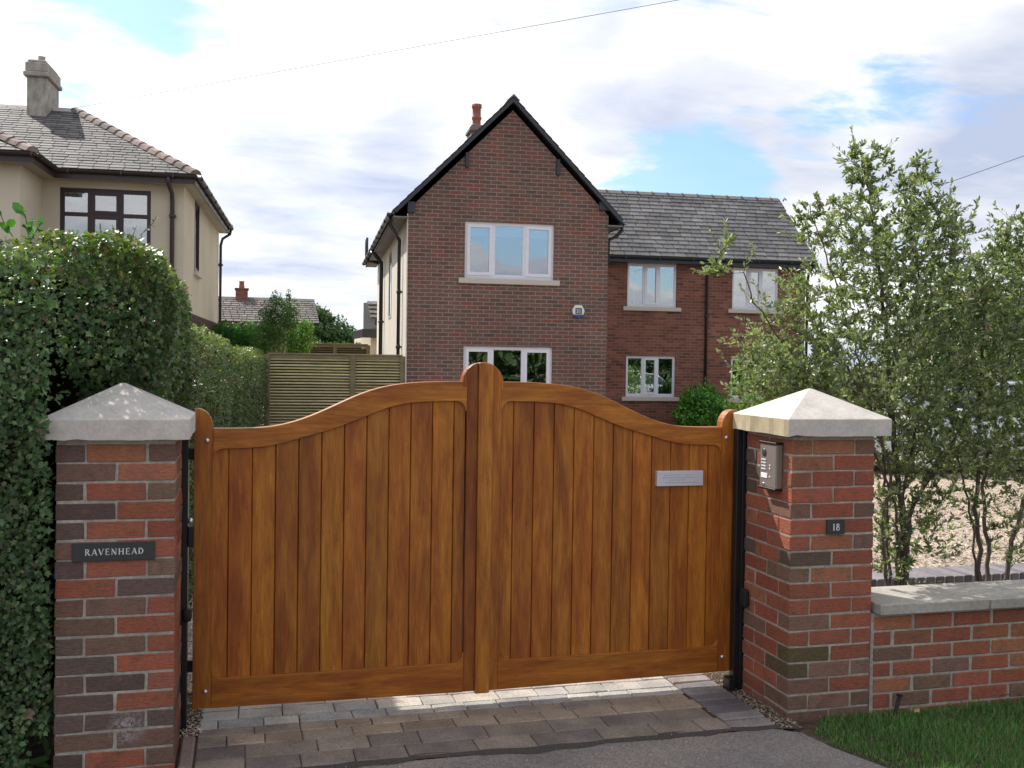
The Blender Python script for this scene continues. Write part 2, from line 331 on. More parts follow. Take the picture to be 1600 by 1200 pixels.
class MB:
    def __init__(s): s.v = []; s.f = []; s.c = []; s.sm = []
    def face(s, pts, col=(1, 1, 1), smooth=False):
        b = len(s.v); s.v += [tuple(p) for p in pts]; s.f.append(tuple(range(b, b + len(pts)))); s.c.append(col); s.sm.append(smooth)
    def mesh(s, vs, fs, col=(1, 1, 1), smooth=False):
        b = len(s.v); s.v += [tuple(p) for p in vs]
        for f in fs: s.f.append(tuple(b + i for i in f)); s.c.append(col); s.sm.append(smooth)
    def box(s, x0, x1, y0, y1, z0, z1, col=(1, 1, 1), jit=0):
        vs = [(x, y, z) for z in (z0, z1) for y in (y0, y1) for x in (x0, x1)]
        if jit: vs = [tuple(c + random.uniform(-jit, jit) for c in p) for p in vs]
        s.mesh(vs, [(0, 2, 3, 1), (4, 5, 7, 6), (0, 1, 5, 4), (2, 6, 7, 3), (0, 4, 6, 2), (1, 3, 7, 5)], col)
    def cbox(s, x0, x1, y0, y1, z0, z1, ch, col=(1, 1, 1), jit=0):
        """box with chamfered edges"""
        o = []
        xs, ys, zs = (x0, x1), (y0, y1), (z0, z1)
        idx = {}
        for i in (0, 1):
            for j in (0, 1):
                for k in (0, 1):
                    dx, dy, dz = (ch if i == 0 else -ch), (ch if j == 0 else -ch), (ch if k == 0 else -ch)
                    jx, jy, jz = [random.uniform(-jit, jit) for _ in range(3)]
                    X, Y, Z = xs[i] + jx, ys[j] + jy, zs[k] + jz
                    idx[i, j, k, 'x'] = len(o); o.append((X, Y + dy, Z + dz))
                    idx[i, j, k, 'y'] = len(o); o.append((X + dx, Y, Z + dz))
                    idx[i, j, k, 'z'] = len(o); o.append((X + dx, Y + dy, Z))
        F = []
        for a, ax in enumerate('xyz'):
            for sgn in (0, 1):
                def key(p, q):
                    l = [0, 0, 0]; l[a] = sgn; l[(a + 1) % 3] = p; l[(a + 2) % 3] = q
                    return idx[l[0], l[1], l[2], ax]
                q = [key(0, 0), key(1, 0), key(1, 1), key(0, 1)]
                F.append(q if sgn else q[::-1])
        for a in range(3):
            b, c = (a + 1) % 3, (a + 2) % 3
            for p in (0, 1):
                for q in (0, 1):
                    l0 = [0, 0, 0]; l0[b] = p; l0[c] = q; l1 = l0[:]; l1[a] = 1
                    A, B = 'xyz'[b], 'xyz'[c]
                    quad = [idx[(*l0, A)], idx[(*l1, A)], idx[(*l1, B)], idx[(*l0, B)]]
                    F.append(quad if (p != q) else quad[::-1])
        for i in (0, 1):
            for j in (0, 1):
                for k in (0, 1):
                    t = [idx[i, j, k, 'x'], idx[i, j, k, 'y'], idx[i, j, k, 'z']]
                    F.append(t if (i + j + k) % 2 else t[::-1])
        s.mesh(o, F, col)
    def prism(s, poly, axis, a, b, col=(1, 1, 1)):
        """2-D polygon extruded along axis ('y': poly is (x,z); 'x': (y,z); 'z': (x,y))"""
        def P(p, t):
            return {'y': (p[0], t, p[1]), 'x': (t, p[0], p[1]), 'z': (p[0], p[1], t)}[axis]
        n = len(poly); vs = [P(p, a) for p in poly] + [P(p, b) for p in poly]
        ar = sum(poly[i][0] * poly[(i + 1) % n][1] - poly[(i + 1) % n][0] * poly[i][1] for i in range(n))
        fl = (ar > 0) == (axis in 'xz')
        if b < a: fl = not fl
        A = tuple(range(n)); B = tuple(range(n, 2 * n))
        sd_ = [(i, (i + 1) % n, n + (i + 1) % n, n + i) for i in range(n)]
        if fl: F = [A[::-1], B] + sd_
        else: F = [A, B[::-1]] + [f[::-1] for f in sd_]
        s.mesh(vs, F, col)
    def strip(s, top, bot, y0, y1, col=(1, 1, 1)):
        """band between two (x,z) polylines of the same length, y0 front, y1 back; quads, so concave bands stay clean"""
        n = len(top)
        vs = [(p[0], y, p[1]) for y in (y0, y1) for l in (top, bot) for p in l]
        t0, b0, t1, b1 = 0, n, 2 * n, 3 * n
        F = []
        for i in range(n - 1):
            F += [(b0 + i, b0 + i + 1, t0 + i + 1, t0 + i), (b1 + i + 1, b1 + i, t1 + i, t1 + i + 1),
                  (t0 + i, t0 + i + 1, t1 + i + 1, t1 + i), (b0 + i + 1, b0 + i, b1 + i, b1 + i + 1)]
        F += [(t0, t1, b1, b0), (t0 + n - 1, b0 + n - 1, b1 + n - 1, t1 + n - 1)]
        s.mesh(vs, F, col)
    def tube(s, pts, rad, n=8, col=(1, 1, 1), cap=True):
        pts = [Vector(p) for p in pts]
        if not isinstance(rad, (list, tuple)): rad = [rad] * len(pts)
        vs = []; up = Vector((0, 0, 1))
        ref = None
        for i, p in enumerate(pts):
            t = (pts[min(i + 1, len(pts) - 1)] - pts[max(i - 1, 0)])
            if t.length < 1e-9: t = Vector((0, 0, 1))
            t.normalize()
            if ref is None: ref = t.orthogonal().normalized()
            ref = (ref - t * ref.dot(t))
            ref = ref.normalized() if ref.length > 1e-6 else t.orthogonal().normalized()
            b = t.cross(ref)
            for k in range(n):
                a = 2 * math.pi * k / n
                vs.append(p + (ref * math.cos(a) + b * math.sin(a)) * rad[i])
        F = [(i * n + k, i * n + (k + 1) % n, (i + 1) * n + (k + 1) % n, (i + 1) * n + k) for i in range(len(pts) - 1) for k in range(n)]
        b0 = len(s.v); s.mesh(vs, F, col, True)
        if cap:
            s.f.append(tuple(b0 + k for k in range(n))[::-1]); s.c.append(col); s.sm.append(False)
            e = b0 + (len(pts) - 1) * n; s.f.append(tuple(e + k for k in range(n))); s.c.append(col); s.sm.append(False)
    def lathe(s, prof, c, n=16, col=(1, 1, 1), axis='z'):
        vs = []
        for r_, h in prof:
            for k in range(n):
                a = 2 * math.pi * k / n; x, y = r_ * math.cos(a), r_ * math.sin(a)
                vs.append({'z': (c[0] + x, c[1] + y, c[2] + h), 'y': (c[0] + x, c[1] + h, c[2] + y), 'x': (c[0] + h, c[1] + x, c[2] + y)}[axis])
        F = [(i * n + k, i * n + (k + 1) % n, (i + 1) * n + (k + 1) % n, (i + 1) * n + k) for i in range(len(prof) - 1) for k in range(n)]
        s.mesh(vs, F, col, True)
        s.face(vs[:n][::-1], col); s.face(vs[-n:], col)
    def build(s, name, mat, parent=None, bevel=0, fix=False):
        me = bpy.data.meshes.new(name); me.from_pydata(s.v, [], s.f)
        if not isinstance(mat, (list, tuple)): mat = [mat]
        for x in mat: me.materials.append(M[x] if isinstance(x, str) else x)
        ca = me.color_attributes.new('Col', 'FLOAT_COLOR', 'CORNER')
        cols = []
        for f, c in zip(s.f, s.c): cols += [c[0], c[1], c[2], 1.0] * len(f)
        ca.data.foreach_set('color', cols)
        me.polygons.foreach_set('use_smooth', s.sm)
        uv = me.uv_layers.new(name='UVMap'); uvs = []
        for f in s.f:
            vs = [s.v[i] for i in f]; n = tri_n(vs)
            u = Vector((0, 0, 1)).cross(n)
            u = Vector((1, 0, 0)) if u.length < .05 else u.normalized()
            if abs(u.x) >= abs(u.y) and u.x < 0 or abs(u.y) > abs(u.x) and u.y < 0: u = -u
            v = n.cross(u)
            if v.z < 0 or (abs(v.z) < 1e-6 and v.y < 0): v = -v
            for p in vs:
                p = Vector(p); uvs += [p.dot(u), p.dot(v)]
        uv.data.foreach_set('uv', uvs)
        if fix:
            bm = bmesh.new(); bm.from_mesh(me); bmesh.ops.remove_doubles(bm, verts=bm.verts, dist=1e-5)
            bmesh.ops.recalc_face_normals(bm, faces=bm.faces); bm.to_mesh(me); bm.free()
        me.update()
        o = link(bpy.data.objects.new(name, me), parent)
        if bevel:
            b = o.modifiers.new('bevel', 'BEVEL'); b.width = bevel; b.segments = 2; b.limit_method = 'ANGLE'; b.angle_limit = R(35)
        return o

def tag(o, label, cat, group=None):
    o['label'] = label; o['category'] = cat
    if group: o['group'] = group
    return o
def struct(o): o['kind'] = 'structure'; return o
def thing(name, label, cat, loc=(0, 0, 0), rz=0, group=None):
    o = bpy.data.objects.new(name, None); o.empty_display_size = .2; o.location = loc; o.rotation_euler = (0, 0, rz)
    link(o); return tag(o, label, cat, group)

# leaf clouds ---------------------------------------------------------------
LT = {}
def _t(vs, fs): return (np.array(vs, float), fs)
LT['oval'] = _t([(0, 0, 0), (-.30, .30, .10), (-.26, .68, .09), (0, 1, -.06), (.26, .68, .09), (.30, .30, .10)], [(0, 3, 2, 1), (0, 5, 4, 3)])
LT['slim'] = _t([(0, 0, 0), (-.17, .30, .06), (-.15, .66, .05), (0, 1, -.08), (.15, .66, .05), (.17, .30, .06)], [(0, 3, 2, 1), (0, 5, 4, 3)])
LT['lobed'] = _t([(0, 0, 0), (-.36, .10, .06), (-.26, .34, .04), (-.52, .52, .12), (-.22, .64, .04), (0, 1, -.05), (.22, .64, .04), (.52, .52, .12), (.26, .34, .04), (.36, .10, .06)],
                [(0, 2, 1), (0, 4, 3, 2), (0, 5, 4), (0, 8, 7, 6), (0, 9, 8), (0, 6, 5)])
LT['tri'] = _t([(0, 0, 0), (-.4, .5, .1), (0, 1, 0), (.4, .5, .1)], [(0, 2, 1), (0, 3, 2)])
LT['blade'] = _t([(-.5, 0, 0), (.5, 0, 0), (.35, .6, .08), (0, 1, .3), (-.35, .6, .08)], [(0, 1, 2, 4), (4, 2, 3)])

def leaves(name, pos, nrm, tip, size, cols, kind, mat, parent=None):
    """pos,nrm,tip: (N,3); size (N,) or (N,2) length,width scale; cols (N,3)"""
    tv, tf = LT[kind]; N_ = len(pos); k = len(tv)
    tip = tip / (np.linalg.norm(tip, axis=1, keepdims=True) + 1e-9)
    x = np.cross(tip, nrm); x /= (np.linalg.norm(x, axis=1, keepdims=True) + 1e-9)
    z = np.cross(x, tip)
    size = np.asarray(size, float)
    if size.ndim == 1: sl = sw = size
    else: sl, sw = size[:, 0], size[:, 1]
    V = pos[:, None, :] + x[:, None, :] * (tv[None, :, 0:1] * sw[:, None, None]) + tip[:, None, :] * (tv[None, :, 1:2] * sl[:, None, None]) + z[:, None, :] * (tv[None, :, 2:3] * sw[:, None, None])
    V = V.reshape(-1, 3)
    loops = []; starts = []; tot = []; off = 0
    per = np.concatenate([np.array(f) for f in tf]); lens = [len(f) for f in tf]
    L_ = (per[None, :] + (np.arange(N_) * k)[:, None]).ravel()
    tot = np.tile(lens, N_); starts = np.concatenate([[0], np.cumsum(tot)[:-1]])
    me = bpy.data.meshes.new(name); me.vertices.add(len(V)); me.vertices.foreach_set('co', V.ravel())
    me.loops.add(len(L_)); me.loops.foreach_set('vertex_index', L_.astype(np.int32))
    me.polygons.add(len(tot)); me.polygons.foreach_set('loop_start', starts.astype(np.int32)); me.polygons.foreach_set('loop_total', tot.astype(np.int32))
    me.update(calc_edges=True)
    ca = me.color_attributes.new('Col', 'FLOAT_COLOR', 'CORNER')
    C = np.repeat(np.c_[cols, np.ones(N_)], len(per), axis=0); ca.data.foreach_set('color', C.ravel())
    me.materials.append(M[mat]); me.validate()
    return link(bpy.data.objects.new(name, me), parent)

def palette(n, cols, w=None, var=.15):
    cols = np.array(cols, float); w = None if w is None else np.array(w, float) / sum(w)
    i = RNG.choice(len(cols), n, p=w); c = cols[i] * (1 + RNG.normal(0, var, (n, 1))); return np.clip(c, .004, .9)
def rnd_dir(n):
    v = RNG.normal(size=(n, 3)); return v / np.linalg.norm(v, axis=1, keepdims=True)
def vnoise(p, s, seed=0):
    p = np.asarray(p) * s; r = np.random.default_rng(seed); o = 0
    for k in range(4):
        a = r.normal(size=3) * (1 + .5 * k); o = o + np.sin(p @ a + r.uniform(0, 6.28)) / (1 + .4 * k)
    return o / 2.6

# ================================================================== ground
g = MB(); g.face([(-600, -300, -.075), (700, -300, -.075), (700, 900, -.075), (-600, 900, -.075)])
struct(g.build('ground', 'soil'))
g = MB(); g.box(-1.5, 2.95, .98, 15.0, -.3, -.030); g.box(2.95, 4.2, 2.2, 15, -.3, -.030); g.box(4.2, 30, 2.05, 34, -.3, -.031); g.box(-1.5, 4.2, 15, 34, -.3, -.031)
struct(g.build('gravel_drive', 'gravel'))
# tarmac crossing in front of the gate, edge curving away along the verge
edge = [(2.60, -.09), (2.70, -.17), (2.735, -.35), (2.84, -.62), (2.95, -.95), (3.05, -2.2), (3.05, -6)]
g = MB(); g.prism([(-3.5, -.09)] + [(-3.5, -6)] + edge[::-1], 'z', -.3, -.036)
struct(g.build('pavement', 'tarmac'))
g = MB(); g.box(-60, 60, -14, -6.02, -.4, -.10); struct(g.build('road', 'tarmac'))
g = MB()
xs = np.linspace(.0, 2.72, 60)
for i in range(59):
    a, b = xs[i], xs[i + 1]
    f = lambda x: -.052 - .012 * math.sin(x * 5) - .006 * math.sin(x * 23) - (.03 if x < .9 else 0) * (1 - x / .9)
    h = lambda x: f(x) - .052 - .012 * math.sin(x * 9 + 1) - .006 * math.sin(x * 31)
    g.mesh([(a, h(a), -.0345), (b, h(b), -.0345), (b, f(b), -.0315), (a, f(a), -.0315)], [(0, 1, 2, 3)])
struct(g.build('tarmac_joint', 'tarmac_dark'))

# block paving --------------------------------------------------------------
g = MB(); g.box(-.0, 2.72, -.062, .97, -.3, -.0375); struct(g.build('paving_bed', 'soil'))
g = MB(); y = .965; row = 0
TANS = [(.35, .275, .20), (.32, .255, .195), (.30, .23, .17), (.27, .225, .185)]
GREY = [(.225, .188, .162), (.24, .198, .165), (.205, .172, .155), (.255, .21, .17)]
PALE = [(.42, .39, .35), (.38, .36, .33), (.45, .41, .36), (.36, .34, .32)]
rows = [(.965, .80, PALE), (.80, .68, PALE), (.68, .555, PALE), (.555, .45, PALE), (.45, .355, TANS), (.355, .235, TANS), (.235, .085, GREY), (.085, -.058, GREY)]
for y1, y0, pal in rows:
    x = .075 - random.uniform(0, .1)
    while x < 2.40:
        w = random.choice([.16, .2, .22, .24]) if pal is not GREY else random.choice([.22, .26, .3])
        x1 = min(x + w, 2.41)
        if x1 > .075 and x1 - max(x, .075) > .03:
            c = random.choice(pal); k = random.uniform(.85, 1.15); c = tuple(v * k for v in c)
            g.cbox(max(x, .075) + .0018, x1 - .0018, y0 + .002, y1 - .002, -.11, -.031 + random.uniform(-.0012, .001), .004, c, .002)
        x = x1
y = -.05
while y < .95:
    w = random.uniform(.088, .10); si = int(y * 40); c = [(.17, .15, .155), (.27, .245, .23), (.19, .165, .17), (.25, .215, .20), (.15, .135, .145)][si % 5]
    g.cbox(2.415, 2.635, y + .003, y + w - .004, -.11, -.029 + random.uniform(-.002, .003), .006, c, .002); y += w
g.cbox(.012, .068, -.055, .36, -.11, -.020, .008, (.27, .20, .18)); 
struct(g.build('block_paving', 'paver'))
# loose pebbles along the pillar feet
def pebbles(name, n, fn, cols, rad=(.004, .011)):
    g = MB()
    for i in range(n):
        x, y, z = fn(); r = random.uniform(*rad); c = random.choice(cols); k = random.uniform(.8, 1.2)
        vs = []
        for (a, b, d) in ((1, 0, 0), (-1, 0, 0), (0, 1, 0), (0, -1, 0), (0, 0, 1), (0, 0, -1)):
            q = random.uniform(.6, 1.2) * r; vs.append((x + a * q, y + b * q, z + d * q * .7))
        g.mesh(vs, [(0, 2, 4), (2, 1, 4), (1, 3, 4), (3, 0, 4), (2, 0, 5), (1, 2, 5), (3, 1, 5), (0, 3, 5)], tuple(v * k for v in c))
    return g
PEB = [(.40, .30, .21), (.50, .40, .30), (.30, .20, .14), (.55, .48, .40), (.22, .17, .14), (.62, .57, .50)]
g = pebbles('p', 1300, lambda: (random.uniform(2.635, 2.74), random.uniform(-.1, 1.1), -.042 + random.uniform(0, .012)), [(.30, .22, .16), (.36, .28, .21), (.22, .16, .12), (.40, .34, .28), (.18, .14, .12)], (.003, .0085))
o = g.build('pebbles', 'paver'); o['kind'] = 'stuff'; tag(o, 'loose pale pebbles in the strip beside the right brick pillar', 'pebbles')
g = pebbles('p', 320, lambda: (random.uniform(.0, .09), random.triangular(.3, .95, .45), -.036 + random.uniform(0, .014)), PEB, (.004, .009))
o = g.build('pebbles', 'paver'); o['kind'] = 'stuff'; tag(o, 'loose gravel at the foot of the left brick pillar', 'pebbles')
g = pebbles('p', 140, lambda: (random.uniform(.1, 2.9), random.triangular(-.75, .6, -.09), -.032), [(.5, .45, .4), (.3, .25, .2), (.1, .09, .08), (.6, .57, .5)], (.0018, .0045))
o = g.build('grit', 'paver'); o['kind'] = 'stuff'; tag(o, 'scattered grit on the tarmac and paving before the gate', 'grit')
g = pebbles('p', 9000, lambda: (random.uniform(4.2, 11), 2.1 + 5.5 * random.random() ** 1.5, -.026), PEB, (.008, .018))
o = g.build('gravel_stones', 'paver'); o['kind'] = 'stuff'; tag(o, 'sunlit buff gravel stones covering the drive behind the shrubs', 'gravel')

# verge ---------------------------------------------------------------------
g = MB(); g.prism([(p[0] + .012, p[1]) for p in edge[::-1]] + [(2.74, -.02), (9, -.02), (9, -6)], 'z', -.3, -.052)
struct(g.build('verge_soil', 'soil'))
def blades():
    N_ = 66000
    x = RNG.uniform(2.62, 6.4, N_); y = -.012 - 1.7 * RNG.random(N_) ** 1.15
    ex_ = np.interp(-y, [-p[1] for p in edge], [p[0] for p in edge]) + .03 + .03 * RNG.random(N_) + .03 * vnoise(np.c_[x * 0, y, y], 9, 3)
    ex_ = np.where(y > -.17, np.maximum(ex_, 2.90 - (-.0 - y) * .9), ex_)
    keep = x > ex_; x, y = x[keep], y[keep]; n = len(x); ex_ = ex_[keep]
    h = RNG.uniform(.022, .055, n) * (1 + .3 * vnoise(np.c_[x, y, x * 0], 6, 5)); h *= np.clip((x - ex_) / .10 + .4, .4, 1)
    pos = np.c_[x, y, np.full(n, -.054)]
    tip = np.c_[RNG.normal(0, .42, n), RNG.normal(0, .42, n), np.ones(n)]
    nr = rnd_dir(n) * [1, 1, .1]
    c = palette(n, [(.09, .21, .055), (.12, .26, .07), (.16, .29, .09), (.065, .155, .042), (.32, .28, .15)], [3, 3.4, 2.2, 2.8, 1.1], .18)
    c *= (1 + .18 * vnoise(np.c_[x, y, x * 0], 4, 8))[:, None]
    return leaves('grass', pos, nr, tip, np.c_[h, np.full(n, .0042)], np.clip(c, 0.004, 1), 'blade', 'grass')
o = blades(); o['kind'] = 'stuff'; tag(o, 'short green grass verge below the low brick wall', 'grass')
def litter(name, x, y, z, rz, L_, w, col, label):
    g = MB(); pts = []
    for t, q in ((0, 0), (.25, .8), (.6, 1), (.85, .6), (1, 0)):
        pts.append((t, q))
    vs = [(L_ * t, w * q, .006 * math.sin(6 * t)) for t, q in pts] + [(L_ * t, -w * q, .010 * math.cos(5 * t)) for t, q in pts[1:-1]]
    g.mesh(vs, [(0, 5, 1), (1, 5, 6, 2), (2, 6, 7, 3), (3, 7, 4)], col)
    o = g.build(name, 'debris'); o.location = (x, y, z); o.rotation_euler = (R(12), R(-14), rz); tag(o, label, 'leaf'); return o
litter('dry_leaf', 3.33, -.11, -.012, .5, .05, .012, (.36, .27, .15), 'curled tan dead leaf on the grass by the pillar end of the wall')
litter('dry_leaf', 3.95, -.04, .0, 2.2, .045, .012, (.45, .36, .20), 'upright pale dead leaf at the wall foot, nearer the frame edge')
g = MB(); g.cbox(-.009, .009, -.006, .006, -.03, .085, .002, (.05, .045, .045)); g.cbox(-.013, .013, -.009, .009, .085, .096, .002, (.02, .02, .02))
o = g.build('ground_peg', 'debris'); o.location = (3.262, -.06, -.03); o.rotation_euler = (0, R(14), 0); tag(o, 'small dark peg leaning at the foot of the low wall', 'peg')

# ================================================================== brickwork near the camera
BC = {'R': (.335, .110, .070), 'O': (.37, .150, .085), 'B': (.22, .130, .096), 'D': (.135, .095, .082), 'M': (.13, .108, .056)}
def bcol(k=None):
    k = k or random.choices('ROBD', [6, 2.2, 2.2, .9])[0]
    q = random.uniform(.84, 1.16); return tuple(v * q * random.uniform(.94, 1.06) for v in BC[k])
def pillar(root, pats, z_top=1.205, n=18, mat='brick_near'):
    g = MB(); mo = MB()
    for j in range(n):
        z0 = z_top - .075 * j; z1 = z0 + .065; p = pats[j % len(pats)] if j < len(pats) else 'BRB'
        def b(x0, x1, y0, y1, k=None):
            r = lambda: random.uniform(-.0018, .0018)
            g.cbox(x0 + r(), x1 + r(), y0 + r(), y1 + r(), z0 + r() * .6, z1 + r() * .6, .0024, bcol(k), .002)
        if j % 2 == 0:
            b(0, .1025, 0, .215, p[0]); b(.1125, .3275, 0, .1025, p[1]); b(.3375, .44, 0, .215, p[-1])
            b(0, .1025, .225, .44); b(.3375, .44, .225, .44); b(.1125, .3275, .3375, .44)
        else:
            b(0, .215, 0, .1025, p[0]); b(.225, .44, 0, .1025, p[-1])
            b(0, .1025, .1125, .3275); b(.3375, .44, .1125, .3275); b(0, .215, .3375, .44); b(.225, .44, .3375, .44)
    g.build('brickwork', mat, root)
    mo.box(.0045, .4355, .0045, .4355, z_top - .075 * (n - 1) - .01, 1.289); mo.build('mortar', 'mortar', root)
def cap(root, seed):
    random.seed(seed); g = MB(); a, b, n = -.052, .492, 12
    zt, zb, za = 1.374, 1.291, 1.508; c = .22
    ring_b = []; ring_t = []
    for s_ in range(4):
        for i in range(n):
            t = i / n; p = [(a + (b - a) * t, a), (b, a + (b - a) * t), (b - (b - a) * t, b), (a, b - (b - a) * t)][s_]
            j = random.uniform(-.0015, .0015)
            ring_b.append((p[0] + (j if s_ % 2 else 0), p[1] + (0 if s_ % 2 else j), zb + abs(random.gauss(0, .0022)) + (.004 if random.random() < .08 else 0)))
            ring_t.append((p[0], p[1], zt + random.uniform(-.0012, .0008)))
    N4 = 4 * n
    vs = ring_b + [(x, y, z - .004) for x, y, z in ring_t] + [(c + (x - c) * .985, c + (y - c) * .985, z) for x, y, z in ring_t] + [(c + (x - c) * .04, c + (y - c) * .04, za - .003) for x, y, z in ring_t] + [(c, c, za)]
    F = []
    ST_ = (.56, .515, .465)
    for l in range(3):
        F += [(l * N4 + i, l * N4 + (i + 1) % N4, (l + 1) * N4 + (i + 1) % N4, (l + 1) * N4 + i) for i in range(N4)]
    F += [(3 * N4 + i, 3 * N4 + (i + 1) % N4, 4 * N4) for i in range(N4)] + [tuple(range(N4))[::-1]]
    g.mesh(vs, F, ST_)
    if seed == 5:                                            # lichen-yellowed inner edge of this cap
        for i in range(3 * n, 4 * n): q = random.uniform(.75, 1.2); g.c[i] = (.47 * q, .40 * q, .26 * q)
    g.build('cap', 'stone', root)
LP = thing('brick_pillar', 'dark brick gate pillar with pyramid stone cap, carrying the house-name plate', 'gate pillar', (-.44, 0, 0), 0, 'brick gate pillars')
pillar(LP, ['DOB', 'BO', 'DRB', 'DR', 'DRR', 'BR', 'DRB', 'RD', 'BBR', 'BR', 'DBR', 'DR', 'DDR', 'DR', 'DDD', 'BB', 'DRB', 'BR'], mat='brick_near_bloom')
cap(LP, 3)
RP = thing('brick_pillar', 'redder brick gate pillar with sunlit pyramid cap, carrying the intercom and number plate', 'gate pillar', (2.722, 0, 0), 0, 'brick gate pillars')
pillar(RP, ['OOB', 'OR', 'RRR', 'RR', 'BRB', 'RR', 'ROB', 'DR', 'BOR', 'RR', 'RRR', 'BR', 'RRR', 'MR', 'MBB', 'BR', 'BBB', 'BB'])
cap(RP, 5)
random.seed(21)
# lime bloom on the left pillar face is a real pale deposit: small flecks
# ---- low wall
LW = thing('garden_wall', 'low red brick wall with flat concrete coping beside the grass verge', 'wall', (3.178, 0, 0))
g = MB()
for j in range(8):
    z1 = .420 - .075 * j; z0 = z1 - .065
    x = -.115 if j % 2 else 0.0
    first = True
    while x < 5:
        x1 = x + .215; a = max(x, .0)
        if x1 - a > .03:
            r = lambda: random.uniform(-.0018, .0018)
            g.cbox(a + .006 + r(), x1 + r(), .004 + r(), .105, z0 + r() * .5, z1 + r() * .5, .0035, bcol(random.choices('ROBD', [7, 4, 1.0, 0])[0]), .0012)
        x = x1 + .010
g.build('brickwork', 'brick_near', LW)
g = MB(); g.box(-.012, 5, .0085, .21, -.3, .437); g.build('mortar', 'mortar', LW)
g = MB(); x = .004
for w in (.62, .60, .60, .60, .60, .60, .60, .60): g.cbox(x, x + w - .005, -.045, .315, .438, .490, .004, (1, 1, 1), .001); x += w
g.build('coping', 'coping', LW)

# ---- plates and writing
def stroke(g, a, b, w, y, d=.0012):
    a, b = Vector(a), Vector(b); t = (b - a).normalized(); n = Vector((-t.y, t.x)) * w / 2
    g.prism([tuple(a - n), tuple(b - n), tuple(b + n), tuple(a + n)], 'y', y, y - d)
def arc(g, c, r_, a0, a1, w0, w1, y, n=10, sx=1):
    p = []
    for i in range(n + 1):
        t = R(a0 + (a1 - a0) * i / n); w = w0 + (w1 - w0) * math.sin(math.pi * i / n)
        p.append(((c[0] + sx * (r_ + w / 2) * math.cos(t), c[1] + (r_ + w / 2) * math.sin(t)), (c[0] + sx * (r_ - w / 2) * math.cos(t), c[1] + (r_ - w / 2) * math.sin(t))))
    for i in range(n):
        g.prism([p[i][1], p[i + 1][1], p[i + 1][0], p[i][0]], 'y', y, y - .0012)
def serif(g, x, z, h, y, w=.3): stroke(g, (x - w * h / 2, z), (x + w * h / 2, z), .05 * h, y)
def letter(g, ch, x, z, h, y):
    T, t = .15 * h, .07 * h
    S_ = lambda a, b, w: stroke(g, (x + a[0] * h, z + a[1] * h), (x + b[0] * h, z + b[1] * h), w, y)
    sf = lambda a, q, w=.26: serif(g, x + a * h, z + q * h, h, y, w)
    if ch == 'A': S_((.06, 0), (.40, 1), t); S_((.40, 1), (.74, 0), T); S_((.2, .34), (.6, .34), t); sf(.06, .02, .22); sf(.74, .02, .28); return .82
    if ch == 'V': S_((.06, 1), (.40, 0), T); S_((.40, 0), (.72, 1), t); sf(.06, .98, .28); sf(.72, .98, .22); return .80
    if ch == 'N': S_((.12, 0), (.12, 1), t); S_((.10, 1), (.70, 0), T); S_((.72, 0), (.72, 1), t); sf(.12, .02, .24); sf(.08, .98, .2); sf(.72, .98, .24); return .88
    if ch == 'H': S_((.14, 0), (.14, 1), T); S_((.70, 0), (.70, 1), T); S_((.14, .52), (.70, .52), t); [sf(a, b) for a in (.14, .70) for b in (.02, .98)]; return .88
    if ch == 'E': S_((.14, 0), (.14, 1), T); [S_((.1, q), (w, q), t) for q, w in ((.03, .60), (.52, .48), (.97, .57))]; S_((.60, 0), (.60, .2), t * .8); S_((.57, 1), (.57, .82), t * .8); S_((.48, .42), (.48, .62), t * .7); sf(.14, .02); return .70
    if ch == 'D': S_((.14, 0), (.14, 1), T); sf(.12, .02, .2); sf(.12, .98, .2); arc(g, (x + .22 * h, z + .5 * h), .46 * h, -90, 90, t, T, y, 12); S_((.1, .03), (.24, .03), t); S_((.1, .97), (.24, .97), t); return .80
    if ch == 'R': S_((.14, 0), (.14, 1), T); sf(.14, .02); sf(.10, .98, .2); arc(g, (x + .30 * h, z + .74 * h), .225 * h, -90, 90, t, T, y, 10); S_((.1, .965), (.32, .965), t); S_((.14, .51), (.32, .51), t); S_((.34, .5), (.70, 0), T); sf(.72, .02, .2); return .80
    if ch == '1': S_((.22, 0), (.22, 1), T); sf(.22, .02, .36); S_((.08, .82), (.22, .97), t); return .52
    if ch == '8': arc(g, (x + .28 * h, z + .75 * h), .19 * h, 0, 360, t, T, y, 20); arc(g, (x + .28 * h, z + .27 * h), .235 * h, 0, 360, t, T, y, 20); return .6
    if ch == '2': arc(g, (x + .3 * h, z + .72 * h), .22 * h, -30, 170, T, T, y, 10); S_((.46, .6), (.08, .06), T); S_((.06, .06), (.56, .06), T); return .62
    if ch == '0': arc(g, (x + .3 * h, z + .5 * h), .42 * h, 0, 360, T, T, y, 18, .55); return .62
    return .5
def write(g, txt, x, z, h, y, gap=.12):
    for ch in txt: x += (letter(g, ch, x, z, h, y) + gap) * h
    return x
p = thing('name_plate', 'dark grey slate plate lettered RAVENHEAD on the left pillar', 'name plate', (-.228, 0, .856))
g = MB(); g.cbox(-.150, .152, -.011, .004, -.036, .035, .0015); g.build('plate', 'darkplate', p)
g = MB(); w = write(g, 'RAVENHEAD', 0, 0, .026, 0, .16); 
g = MB(); write(g, 'RAVENHEAD', -.103, -.012, .0245, -.011, .19); g.build('lettering', 'lettering', p)
p = thing('number_plate', 'small dark slate plate numbered 18 on the right pillar', 'number plate', (2.954, 0, .863))
g = MB(); g.cbox(-.047, .047, -.010, .004, -.036, .033, .0015); g.build('plate', 'darkplate', p)
g = MB(); write(g, '18', -.019, -.017, .032, -.010, .10); g.build('lettering', 'lettering', p)
